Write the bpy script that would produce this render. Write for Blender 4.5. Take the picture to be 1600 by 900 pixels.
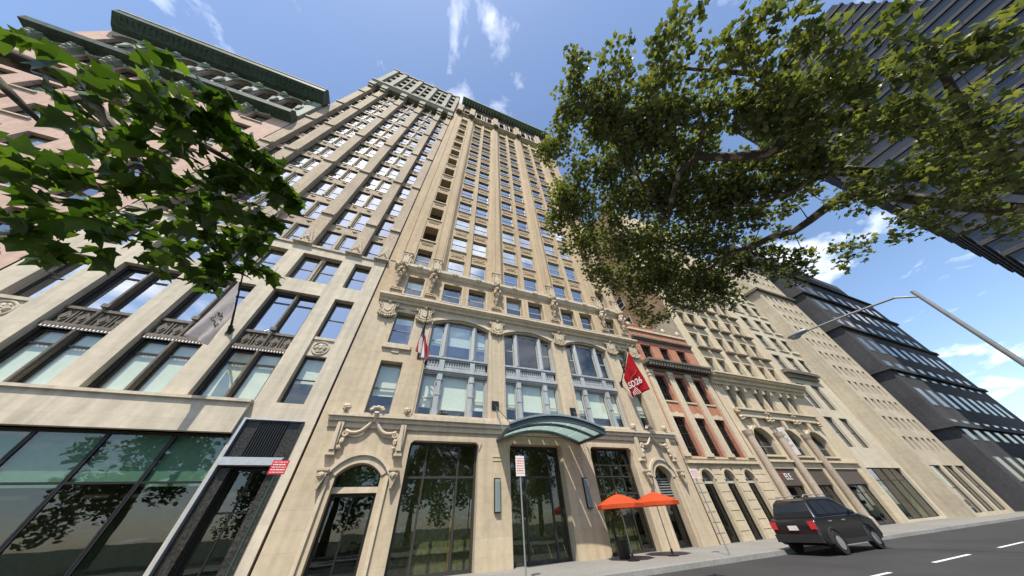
import bpy, math, random
import numpy as np
from mathutils import Vector, Matrix, Euler

for o in list(bpy.data.objects):
    bpy.data.objects.remove(o)
sc = bpy.context.scene
col = sc.collection
R = math.radians
rnd = random.Random(11)

# ------------------------------------------------------------------ camera
cam_d = bpy.data.cameras.new('camera')
cam = bpy.data.objects.new('camera', cam_d)
col.objects.link(cam)
sc.camera = cam
PITCH, YAW, ROLL = R(43.155), R(23.371), R(-3.689)
fw = Vector((math.sin(YAW) * math.cos(PITCH), math.cos(YAW) * math.cos(PITCH), math.sin(PITCH)))
rt = Vector((math.cos(YAW), -math.sin(YAW), 0))
up = rt.cross(fw)
r2 = rt * math.cos(ROLL) + up * math.sin(ROLL)
u2 = -rt * math.sin(ROLL) + up * math.cos(ROLL)
M = Matrix.Identity(4)
for i in range(3):
    M[i][0], M[i][1], M[i][2] = r2[i], u2[i], -fw[i]
M[2][3] = 1.6
cam.matrix_world = M
cam_d.sensor_fit = 'HORIZONTAL'
cam_d.sensor_width = 36.0
cam_d.lens = 393.314 / 1600 * 36
cam_d.shift_y = 2 / 1600
cam_d.clip_start = 0.05
cam_d.clip_end = 3000

# ------------------------------------------------------------------ sky, sun, exposure
SUN = Vector((-0.2899, -0.4421, 0.8488)).normalized()
SKY_STRENGTH = 0.13
world = bpy.data.worlds.new('World')
sc.world = world
world.use_nodes = True
nt = world.node_tree
nt.nodes.clear()
def wn(t, **k):
    n = nt.nodes.new(t)
    for a, b in k.items():
        setattr(n, a, b)
    return n
sky = wn('ShaderNodeTexSky', sky_type='NISHITA', sun_disc=False)
sky.sun_elevation = math.asin(SUN.z)
sky.sun_rotation = math.atan2(SUN.x, SUN.y)
sky.altitude = 50
sky.air_density = 1.0
sky.dust_density = 0.6
sky.ozone_density = 2.2
tc = wn('ShaderNodeTexCoord')
sep = wn('ShaderNodeSeparateXYZ')
nt.links.new(tc.outputs['Generated'], sep.inputs[0])
den = wn('ShaderNodeMath', operation='ADD'); den.inputs[1].default_value = 0.15
mx = wn('ShaderNodeMath', operation='MAXIMUM'); mx.inputs[1].default_value = 0.0
nt.links.new(sep.outputs[2], mx.inputs[0]); nt.links.new(mx.outputs[0], den.inputs[0])
dx = wn('ShaderNodeMath', operation='DIVIDE'); dy = wn('ShaderNodeMath', operation='DIVIDE')
nt.links.new(sep.outputs[0], dx.inputs[0]); nt.links.new(den.outputs[0], dx.inputs[1])
nt.links.new(sep.outputs[1], dy.inputs[0]); nt.links.new(den.outputs[0], dy.inputs[1])
cmb = wn('ShaderNodeCombineXYZ')
nt.links.new(dx.outputs[0], cmb.inputs[0]); nt.links.new(dy.outputs[0], cmb.inputs[1])
cmb.inputs[2].default_value = 3.7
cn = wn('ShaderNodeTexNoise'); cn.inputs['Scale'].default_value = 2.6; cn.inputs['Detail'].default_value = 9
cn.inputs['Roughness'].default_value = 0.58; cn.inputs['Distortion'].default_value = 0.35
sh_ = wn('ShaderNodeVectorMath', operation='ADD'); sh_.inputs[1].default_value = (0.13, -0.02, 0.0)
nt.links.new(cmb.outputs[0], sh_.inputs[0]); nt.links.new(sh_.outputs[0], cn.inputs['Vector'])
cr = wn('ShaderNodeValToRGB')
cr.color_ramp.elements[0].position = 0.53; cr.color_ramp.elements[0].color = (0, 0, 0, 1)
cr.color_ramp.elements[1].position = 0.72; cr.color_ramp.elements[1].color = (1, 1, 1, 1)
nt.links.new(cn.outputs['Fac'], cr.inputs[0])
mixc = wn('ShaderNodeMixRGB')
mixc.inputs[2].default_value = (8.6, 8.8, 9.2, 1)
nt.links.new(cr.outputs[0], mixc.inputs[0]); nt.links.new(sky.outputs[0], mixc.inputs[1])
bg = wn('ShaderNodeBackground'); bg.inputs[1].default_value = SKY_STRENGTH
wo = wn('ShaderNodeOutputWorld')
nt.links.new(mixc.outputs[0], bg.inputs[0]); nt.links.new(bg.outputs[0], wo.inputs[0])

sl = bpy.data.lights.new('sun', 'SUN')
sl.energy = 3.5
sl.angle = R(0.53)
sl.color = (1.0, 0.93, 0.81)
so = bpy.data.objects.new('sun', sl)
col.objects.link(so)
so.rotation_euler = SUN.to_track_quat('Z', 'Y').to_euler()
so.location = SUN * 120

sc.view_settings.view_transform = 'Standard'
sc.view_settings.look = 'None'
sc.view_settings.gamma = 1.0
sc.view_settings.exposure = 0.85
sc.view_settings.use_curve_mapping = False
sc.render.engine = 'CYCLES'
sc.cycles.use_denoising = True
sc.cycles.max_bounces = 7
sc.cycles.diffuse_bounces = 3
sc.cycles.glossy_bounces = 3
sc.cycles.transparent_max_bounces = 8
sc.cycles.caustics_reflective = False
sc.cycles.caustics_refractive = False
sc.cycles.sample_clamp_indirect = 6

# ------------------------------------------------------------------ materials
def new_mat(name):
    m = bpy.data.materials.new(name)
    m.use_nodes = True
    t = m.node_tree
    t.nodes.clear()
    out = t.nodes.new('ShaderNodeOutputMaterial')
    return m, t, out

def stone(name, c, var=0.12, scale=3.0, rough=0.85, joints=None, jdark=0.72, speck=0.0, bump=0.25, streak=0.12, c2=None, metal=0.0, axis='X'):
    """c base colour; joints=(block length, course height); streak = rain streaking; speck = granite speckle"""
    m, t, out = new_mat(name)
    N, L = t.nodes, t.links
    geo = N.new('ShaderNodeNewGeometry')
    n1 = N.new('ShaderNodeTexNoise'); n1.inputs['Scale'].default_value = scale; n1.inputs['Detail'].default_value = 6
    n1.inputs['Roughness'].default_value = 0.65
    L.new(geo.outputs['Position'], n1.inputs['Vector'])
    n2 = N.new('ShaderNodeTexNoise'); n2.inputs['Scale'].default_value = 0.35; n2.inputs['Detail'].default_value = 4
    L.new(geo.outputs['Position'], n2.inputs['Vector'])
    mp = N.new('ShaderNodeMapping'); mp.inputs['Scale'].default_value = (3.2, 3.2, 0.18)
    L.new(geo.outputs['Position'], mp.inputs['Vector'])
    n3 = N.new('ShaderNodeTexNoise'); n3.inputs['Scale'].default_value = 1.0; n3.inputs['Detail'].default_value = 5
    L.new(mp.outputs[0], n3.inputs['Vector'])
    def mr(src, a, b, lo, hi):
        r = N.new('ShaderNodeMapRange'); r.inputs[1].default_value = a; r.inputs[2].default_value = b
        r.inputs[3].default_value = lo; r.inputs[4].default_value = hi
        L.new(src, r.inputs[0]); return r.outputs[0]
    def mul(a, b):
        r = N.new('ShaderNodeMath'); r.operation = 'MULTIPLY'
        L.new(a, r.inputs[0]); L.new(b, r.inputs[1]); return r.outputs[0]
    f = mul(mr(n1.outputs['Fac'], 0.3, 0.7, 1 - var, 1 + var), mr(n2.outputs['Fac'], 0.3, 0.7, 1 - var * 0.8, 1 + var * 0.6))
    if streak:
        f = mul(f, mr(n3.outputs['Fac'], 0.35, 0.68, 1 + streak * 0.3, 1 - streak))
    if speck:
        n4 = N.new('ShaderNodeTexNoise'); n4.inputs['Scale'].default_value = 14; n4.inputs['Detail'].default_value = 3
        L.new(geo.outputs['Position'], n4.inputs['Vector'])
        f = mul(f, mr(n4.outputs['Fac'], 0.38, 0.62, 1 - speck, 1 + speck))
    hgt = n1.outputs['Fac']
    colr = N.new('ShaderNodeMixRGB'); colr.inputs[1].default_value = (*c, 1)
    colr.inputs[2].default_value = (*(c2 if c2 else [k * 0.92 for k in c]), 1)
    if joints:
        sp = N.new('ShaderNodeSeparateXYZ'); L.new(geo.outputs['Position'], sp.inputs[0])
        ad = N.new('ShaderNodeMath'); ad.operation = 'ADD'
        L.new(sp.outputs[0], ad.inputs[0]); L.new(sp.outputs[1], ad.inputs[1])
        cb = N.new('ShaderNodeCombineXYZ'); L.new(ad.outputs[0], cb.inputs[0]); L.new(sp.outputs[2], cb.inputs[1])
        br = N.new('ShaderNodeTexBrick'); br.inputs['Scale'].default_value = 1.0
        br.inputs['Brick Width'].default_value = joints[0]; br.inputs['Row Height'].default_value = joints[1]
        br.inputs['Mortar Size'].default_value = min(0.012, joints[1] * 0.09); br.inputs['Mortar Smooth'].default_value = 0.3
        br.inputs['Color1'].default_value = (0.0, 0.0, 0.0, 1); br.inputs['Color2'].default_value = (1, 1, 1, 1)
        L.new(cb.outputs[0], br.inputs['Vector'])
        L.new(br.outputs['Color'], colr.inputs[0])
        f = mul(f, mr(br.outputs['Fac'], 0, 1, 1.0, jdark))
    else:
        L.new(n2.outputs['Fac'], colr.inputs[0])
    vm = N.new('ShaderNodeVectorMath'); vm.operation = 'SCALE'
    L.new(colr.outputs[0], vm.inputs[0]); L.new(f, vm.inputs['Scale'])
    b = N.new('ShaderNodeBsdfPrincipled')
    b.inputs['Roughness'].default_value = rough
    b.inputs['Metallic'].default_value = metal
    b.inputs['Specular IOR Level'].default_value = 0.25
    L.new(vm.outputs[0], b.inputs['Base Color'])
    if bump:
        bm = N.new('ShaderNodeBump'); bm.inputs['Strength'].default_value = bump; bm.inputs['Distance'].default_value = 0.02
        L.new(hgt, bm.inputs['Height']); L.new(bm.outputs[0], b.inputs['Normal'])
    L.new(b.outputs[0], out.inputs[0])
    return m

def plain(name, c, rough=0.5, metal=0.0, var=0.08, spec=0.4):
    m, t, out = new_mat(name)
    N, L = t.nodes, t.links
    tcn = N.new('ShaderNodeTexCoord')
    n1 = N.new('ShaderNodeTexNoise'); n1.inputs['Scale'].default_value = 6; n1.inputs['Detail'].default_value = 5
    L.new(tcn.outputs['Object'], n1.inputs['Vector'])
    mr = N.new('ShaderNodeMapRange'); mr.inputs[1].default_value = 0.3; mr.inputs[2].default_value = 0.7
    mr.inputs[3].default_value = 1 - var; mr.inputs[4].default_value = 1 + var
    L.new(n1.outputs['Fac'], mr.inputs[0])
    vm = N.new('ShaderNodeVectorMath'); vm.operation = 'SCALE'; vm.inputs[0].default_value = c
    L.new(mr.outputs[0], vm.inputs['Scale'])
    b = N.new('ShaderNodeBsdfPrincipled')
    b.inputs['Roughness'].default_value = rough; b.inputs['Metallic'].default_value = metal
    b.inputs['Specular IOR Level'].default_value = spec
    L.new(vm.outputs[0], b.inputs['Base Color']); L.new(b.outputs[0], out.inputs[0])
    return m

def glass(name, tint=(0.72, 0.80, 0.80), base=0.30, rough=0.012, wav=0.02):
    m, t, out = new_mat(name)
    N, L = t.nodes, t.links
    tr = N.new('ShaderNodeBsdfTransparent'); tr.inputs[0].default_value = (*tint, 1)
    gl = N.new('ShaderNodeBsdfGlossy'); gl.inputs[0].default_value = (0.93, 0.96, 1.0, 1); gl.inputs['Roughness'].default_value = rough
    geo = N.new('ShaderNodeNewGeometry')
    nz = N.new('ShaderNodeTexNoise'); nz.inputs['Scale'].default_value = 0.9; nz.inputs['Detail'].default_value = 1
    L.new(geo.outputs['Position'], nz.inputs['Vector'])
    bm = N.new('ShaderNodeBump'); bm.inputs['Strength'].default_value = wav; bm.inputs['Distance'].default_value = 0.1
    L.new(nz.outputs['Fac'], bm.inputs['Height']); L.new(bm.outputs[0], gl.inputs['Normal'])
    lw = N.new('ShaderNodeLayerWeight'); lw.inputs['Blend'].default_value = 0.5
    pw = N.new('ShaderNodeMath'); pw.operation = 'POWER'; pw.inputs[1].default_value = 4.0
    L.new(lw.outputs['Facing'], pw.inputs[0])
    ad = N.new('ShaderNodeMath'); ad.operation = 'ADD'; ad.use_clamp = True; ad.inputs[1].default_value = base
    L.new(pw.outputs[0], ad.inputs[0])
    inv = N.new('ShaderNodeMath'); inv.operation = 'SUBTRACT'; inv.inputs[0].default_value = 1.0
    L.new(geo.outputs['Backfacing'], inv.inputs[1])
    mu = N.new('ShaderNodeMath'); mu.operation = 'MULTIPLY'
    L.new(ad.outputs[0], mu.inputs[0]); L.new(inv.outputs[0], mu.inputs[1])
    mx_ = N.new('ShaderNodeMixShader')
    L.new(mu.outputs[0], mx_.inputs[0]); L.new(tr.outputs[0], mx_.inputs[1]); L.new(gl.outputs[0], mx_.inputs[2])
    L.new(mx_.outputs[0], out.inputs[0])
    return m

def leafmat(name, c, trans=0.35):
    m, t, out = new_mat(name)
    N, L = t.nodes, t.links
    oi = N.new('ShaderNodeObjectInfo'); geo = N.new('ShaderNodeNewGeometry')
    nz = N.new('ShaderNodeTexNoise'); nz.inputs['Scale'].default_value = 2.3; nz.inputs['Detail'].default_value = 3
    L.new(geo.outputs['Position'], nz.inputs['Vector'])
    ad = N.new('ShaderNodeMath'); ad.operation = 'ADD'
    L.new(geo.outputs['Random Per Island'], ad.inputs[0]); L.new(oi.outputs['Random'], ad.inputs[1])
    fr = N.new('ShaderNodeMath'); fr.operation = 'FRACT'; L.new(ad.outputs[0], fr.inputs[0])
    rp = N.new('ShaderNodeValToRGB')
    rp.color_ramp.elements[0].color = (c[0] * 0.6, c[1] * 0.65, c[2] * 0.7, 1)
    rp.color_ramp.elements[1].color = (c[0] * 1.8, c[1] * 1.55, c[2] * 1.1, 1)
    e = rp.color_ramp.elements.new(0.6); e.color = (*c, 1)
    L.new(fr.outputs[0], rp.inputs[0])
    vm = N.new('ShaderNodeVectorMath'); vm.operation = 'SCALE'
    mr = N.new('ShaderNodeMapRange'); mr.inputs[1].default_value = 0.3; mr.inputs[2].default_value = 0.7; mr.inputs[3].default_value = 0.75; mr.inputs[4].default_value = 1.25
    L.new(nz.outputs['Fac'], mr.inputs[0]); L.new(rp.outputs[0], vm.inputs[0]); L.new(mr.outputs[0], vm.inputs['Scale'])
    d = N.new('ShaderNodeBsdfPrincipled'); d.inputs['Roughness'].default_value = 0.36; d.inputs['Specular IOR Level'].default_value = 0.45
    L.new(vm.outputs[0], d.inputs['Base Color'])
    tl = N.new('ShaderNodeBsdfTranslucent')
    v2 = N.new('ShaderNodeVectorMath'); v2.operation = 'MULTIPLY'; v2.inputs[1].default_value = (1.7, 1.6, 0.6)
    L.new(vm.outputs[0], v2.inputs[0]); L.new(v2.outputs[0], tl.inputs[0])
    ms = N.new('ShaderNodeMixShader'); ms.inputs[0].default_value = trans
    L.new(d.outputs[0], ms.inputs[1]); L.new(tl.outputs[0], ms.inputs[2]); L.new(ms.outputs[0], out.inputs[0])
    return m

def clothmat(name, c, trans=0.45):
    m, t, out = new_mat(name)
    N, L = t.nodes, t.links
    g_ = N.new('ShaderNodeNewGeometry')
    nz = N.new('ShaderNodeTexNoise'); nz.inputs['Scale'].default_value = 5; L.new(g_.outputs['Position'], nz.inputs['Vector'])
    mr = N.new('ShaderNodeMapRange'); mr.inputs[3].default_value = 0.85; mr.inputs[4].default_value = 1.15; L.new(nz.outputs['Fac'], mr.inputs[0])
    vm = N.new('ShaderNodeVectorMath'); vm.operation = 'SCALE'; vm.inputs[0].default_value = c; L.new(mr.outputs[0], vm.inputs['Scale'])
    d = N.new('ShaderNodeBsdfDiffuse'); L.new(vm.outputs[0], d.inputs[0])
    tl = N.new('ShaderNodeBsdfTranslucent'); L.new(vm.outputs[0], tl.inputs[0])
    ms = N.new('ShaderNodeMixShader'); ms.inputs[0].default_value = trans
    L.new(d.outputs[0], ms.inputs[1]); L.new(tl.outputs[0], ms.inputs[2]); L.new(ms.outputs[0], out.inputs[0])
    return m

MT = {
 'lime': stone('limestone_warm', (0.500, 0.415, 0.296), var=0.10, joints=(1.25, 0.62), jdark=0.86, bump=0.15),
 'trim': stone('limestone_trim', (0.550, 0.468, 0.350), var=0.12, scale=5, bump=0.2),
 'carve': stone('carved_limestone', (0.500, 0.415, 0.300), var=0.25, scale=9, bump=0.5),
 'buff': stone('buff_brick', (0.475, 0.362, 0.235), var=0.10, joints=(0.21, 0.072), jdark=0.82, bump=0.15, c2=(0.40, 0.31, 0.205)),
 'gray': stone('limestone_grey', (0.545, 0.48, 0.375), var=0.10, joints=(1.5, 0.7), jdark=0.88, bump=0.15, streak=0.16),
 'gran': stone('speckled_terracotta', (0.410, 0.333, 0.246), var=0.14, speck=0.34, joints=(0.9, 0.45), jdark=0.86, bump=0.3),
 'granl': stone('terracotta_trim', (0.460, 0.386, 0.291), var=0.16, speck=0.2, bump=0.3),
 'red': stone('red_brick', (0.38, 0.17, 0.105), var=0.15, joints=(0.21, 0.072), jdark=1.1, bump=0.2, c2=(0.44, 0.20, 0.13)),
 'redtrim': stone('painted_red_trim', (0.45, 0.22, 0.18), var=0.1),
 'cream': stone('cream_limestone', (0.550, 0.463, 0.328), var=0.10, joints=(1.1, 0.42), jdark=0.84, bump=0.2),
 'creamtrim': stone('cream_trim', (0.560, 0.473, 0.341), var=0.14, scale=5, bump=0.25),
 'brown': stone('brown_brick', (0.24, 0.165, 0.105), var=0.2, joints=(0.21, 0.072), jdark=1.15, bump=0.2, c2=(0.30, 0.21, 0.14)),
 'stucco': stone('grey_stucco', (0.36, 0.34, 0.275), var=0.15, bump=0.2),
 'white': stone('pale_stone', (0.560, 0.502, 0.391), var=0.08, joints=(1.4, 0.8), jdark=0.9, bump=0.1),
 'tower': stone('tower_limestone', (0.520, 0.454, 0.346), var=0.10, joints=(1.2, 0.6), jdark=0.88, bump=0.1),
 'dark': stone('dark_stone', (0.07, 0.07, 0.075), var=0.2, joints=(2.0, 3.6), jdark=0.7, bump=0.1),
 'pink': stone('pink_brick', (0.52, 0.36, 0.29), var=0.10, joints=(0.21, 0.072), jdark=0.95, bump=0.15),
 'maroon': stone('maroon_painted_wall', (0.10, 0.035, 0.028), var=0.25, bump=0.2),
  'crown': stone('crown_stone', (0.33, 0.31, 0.25), var=0.2, speck=0.15, bump=0.3),
 'copper': stone('verdigris_copper', (0.07, 0.105, 0.078), var=0.35, scale=4, rough=0.6, bump=0.3, streak=0.35, c2=(0.045, 0.07, 0.055)),
 'copperg': stone('green_copper', (0.21, 0.27, 0.215), var=0.3, scale=4, rough=0.6, bump=0.3, streak=0.3, c2=(0.13, 0.18, 0.145)),
 'copperp': stone('pale_verdigris', (0.30, 0.33, 0.27), var=0.3, scale=6, rough=0.7, bump=0.4),
 'iron': stone('blue_grey_painted_iron', (0.36, 0.39, 0.40), var=0.10, scale=8, rough=0.55, bump=0.15, streak=0.18),
 'bronze': plain('dark_bronze', (0.035, 0.03, 0.026), rough=0.45, metal=0.3, var=0.25),
 'bronzel': stone('weathered_bronze_and_sill_shade', (0.17, 0.145, 0.115), var=0.3, scale=10, rough=0.6, bump=0.4),
 'black': plain('black_metal', (0.015, 0.015, 0.016), rough=0.4, metal=0.2),
 'steel': plain('blue_grey_steel', (0.085, 0.105, 0.115), rough=0.4, metal=0.4),
 'silver': plain('brushed_steel', (0.55, 0.56, 0.56), rough=0.35, metal=0.7),
 'sash': plain('sash_paint', (0.42, 0.40, 0.36), rough=0.5),
 'sashd': plain('dark_sash_paint', (0.035, 0.033, 0.03), rough=0.5),
 'sashg': plain('grey_sash_paint', (0.20, 0.20, 0.19), rough=0.5),
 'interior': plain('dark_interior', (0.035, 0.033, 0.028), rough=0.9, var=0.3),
 'interior2': plain('shop_interior', (0.17, 0.15, 0.085), rough=0.9, var=0.4),
 'blind': plain('window_blind', (0.66, 0.67, 0.60), rough=0.9, var=0.05),
 'curtain': plain('window_curtain', (0.55, 0.53, 0.48), rough=0.9, var=0.15),
 'glass': glass('window_glass', tint=(0.93, 0.97, 0.95), base=0.24),
 'glassl': glass('low_floor_glass', tint=(0.95, 0.98, 0.95), base=0.10),
 'glassb': glass('bright_window_glass', base=0.50),
 'glassd': glass('shop_glass', tint=(0.80, 0.86, 0.78), base=0.07),
 'frost': None,
 'dkgran': stone('polished_dark_granite', (0.035, 0.033, 0.03), var=0.4, scale=20, rough=0.25, bump=0.0, streak=0, speck=0.4),
 'asphalt': stone('asphalt', (0.05, 0.05, 0.052), var=0.25, scale=30, rough=0.9, bump=0.4, streak=0),
 'pave': stone('pavement_concrete', (0.24, 0.235, 0.22), var=0.15, scale=8, rough=0.9, bump=0.3, streak=0),
 'parkland': stone('park_ground', (0.055, 0.07, 0.035), var=0.3, scale=1.2, rough=0.95, streak=0),
 'kerb': stone('kerb_stone', (0.28, 0.28, 0.27), var=0.2, scale=10, rough=0.85),
 'paint': stone('road_paint', (0.7, 0.7, 0.66), var=0.15, scale=20, rough=0.8, streak=0),
 'bark': None,
 'leaf': leafmat('leaf_green', (0.098, 0.128, 0.052), 0.42),
 'leafn': leafmat('near_leaf_green', (0.045, 0.095, 0.014), 0.42),
 'rubber': plain('tyre_rubber', (0.02, 0.02, 0.02), rough=0.9),
 'carblack': plain('black_car_paint', (0.012, 0.012, 0.014), rough=0.15, var=0.02, spec=0.7),
 'orange': clothmat('orange_canvas', (0.60, 0.10, 0.04), 0.35),
 'redflag': clothmat('red_flag_cloth', (0.46, 0.024, 0.032), 0.3),
 'greyflag': clothmat('pale_grey_flag_cloth', (0.82, 0.78, 0.77), 0.62),
 'whitep': plain('white_print', (0.75, 0.70, 0.68), rough=0.7),
 'redp': plain('red_sign_print', (0.55, 0.03, 0.04), rough=0.45),
 'signw': plain('white_sign_face', (0.72, 0.68, 0.66), rough=0.4),
 'pole': plain('green_sign_pole', (0.035, 0.07, 0.055), rough=0.5, metal=0.3),
 'poleg': plain('galvanised_pole', (0.30, 0.31, 0.31), rough=0.5, metal=0.5),
 'teal': plain('teal_panel', (0.16, 0.27, 0.26), rough=0.5),
 'warm': plain('brass_object', (0.28, 0.16, 0.06), rough=0.5, metal=0.3),
 'towerglass': None,
}
# bark: mottled plane tree bark
m, t, out = new_mat('plane_tree_bark')
N, L = t.nodes, t.links
tcn = N.new('ShaderNodeNewGeometry')
vz = N.new('ShaderNodeTexNoise'); vz.inputs['Scale'].default_value = 5; vz.inputs['Detail'].default_value = 3; L.new(tcn.outputs['Position'], vz.inputs['Vector'])
rp = N.new('ShaderNodeValToRGB'); rp.color_ramp.interpolation = 'EASE'
rp.color_ramp.elements[0].position = 0.50; rp.color_ramp.elements[0].color = (0.035, 0.027, 0.02, 1)
rp.color_ramp.elements[1].position = 0.66; rp.color_ramp.elements[1].color = (0.21, 0.18, 0.12, 1)
L.new(vz.outputs['Fac'], rp.inputs[0])
b = N.new('ShaderNodeBsdfPrincipled'); b.inputs['Roughness'].default_value = 0.85; L.new(rp.outputs[0], b.inputs['Base Color'])
bm = N.new('ShaderNodeBump'); bm.inputs['Strength'].default_value = 0.5; L.new(vz.outputs['Fac'], bm.inputs['Height']); L.new(bm.outputs[0], b.inputs['Normal'])
L.new(b.outputs[0], out.inputs[0]); MT['bark'] = m
# frosted canopy glass
m, t, out = new_mat('frosted_canopy_glass')
N, L = t.nodes, t.links
a = N.new('ShaderNodeBsdfTranslucent'); a.inputs[0].default_value = (0.62, 0.74, 0.72, 1)
d = N.new('ShaderNodeBsdfPrincipled'); d.inputs['Base Color'].default_value = (0.50, 0.60, 0.60, 1); d.inputs['Roughness'].default_value = 0.15
ms = N.new('ShaderNodeMixShader'); ms.inputs[0].default_value = 0.65
L.new(d.outputs[0], ms.inputs[1]); L.new(a.outputs[0], ms.inputs[2]); L.new(ms.outputs[0], out.inputs[0]); MT['frost'] = m
# far glass tower: dark bands
m, t, out = new_mat('dark_curtain_wall')
N, L = t.nodes, t.links
b = N.new('ShaderNodeBsdfPrincipled'); b.inputs['Base Color'].default_value = (0.02, 0.025, 0.035, 1); b.inputs['Roughness'].default_value = 0.12
L.new(b.outputs[0], out.inputs[0]); MT['towerglass'] = m
# stars and stripes cloth
m, t, out = new_mat('flag_stripes')
N, L = t.nodes, t.links
uv = N.new('ShaderNodeUVMap'); sp = N.new('ShaderNodeSeparateXYZ'); L.new(uv.outputs[0], sp.inputs[0])
def mth(op, a, bb=None):
    n = N.new('ShaderNodeMath'); n.operation = op
    if hasattr(a, 'links'): L.new(a, n.inputs[0])
    else: n.inputs[0].default_value = a
    if bb is not None:
        if hasattr(bb, 'links'): L.new(bb, n.inputs[1])
        else: n.inputs[1].default_value = bb
    return n.outputs[0]
odd = mth('MODULO', mth('FLOOR', mth('MULTIPLY', sp.outputs[0], 13.0)), 2.0)
c1 = N.new('ShaderNodeMixRGB'); c1.inputs[1].default_value = (0.36, 0.02, 0.035, 1); c1.inputs[2].default_value = (0.62, 0.58, 0.56, 1)
L.new(odd, c1.inputs[0])
cant = mth('MULTIPLY', mth('LESS_THAN', sp.outputs[0], 7 / 13), mth('LESS_THAN', sp.outputs[1], 0.4))
sx = mth('SUBTRACT', mth('FRACT', mth('MULTIPLY', sp.outputs[0], 16.0)), 0.5)
sy = mth('SUBTRACT', mth('FRACT', mth('MULTIPLY', sp.outputs[1], 26.0)), 0.5)
star = mth('LESS_THAN', mth('ADD', mth('MULTIPLY', sx, sx), mth('MULTIPLY', sy, sy)), 0.05)
c3 = N.new('ShaderNodeMixRGB'); c3.inputs[1].default_value = (0.012, 0.016, 0.06, 1); c3.inputs[2].default_value = (0.6, 0.6, 0.6, 1)
L.new(star, c3.inputs[0])
c4 = N.new('ShaderNodeMixRGB'); L.new(cant, c4.inputs[0]); L.new(c1.outputs[0], c4.inputs[1]); L.new(c3.outputs[0], c4.inputs[2])
b = N.new('ShaderNodeBsdfPrincipled'); b.inputs['Roughness'].default_value = 0.8; L.new(c4.outputs[0], b.inputs['Base Color'])
tl = N.new('ShaderNodeBsdfTranslucent'); L.new(c4.outputs[0], tl.inputs[0])
ms = N.new('ShaderNodeMixShader'); ms.inputs[0].default_value = 0.25
L.new(b.outputs[0], ms.inputs[1]); L.new(tl.outputs[0], ms.inputs[2]); L.new(ms.outputs[0], out.inputs[0])
MT['usflag'] = m

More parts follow.
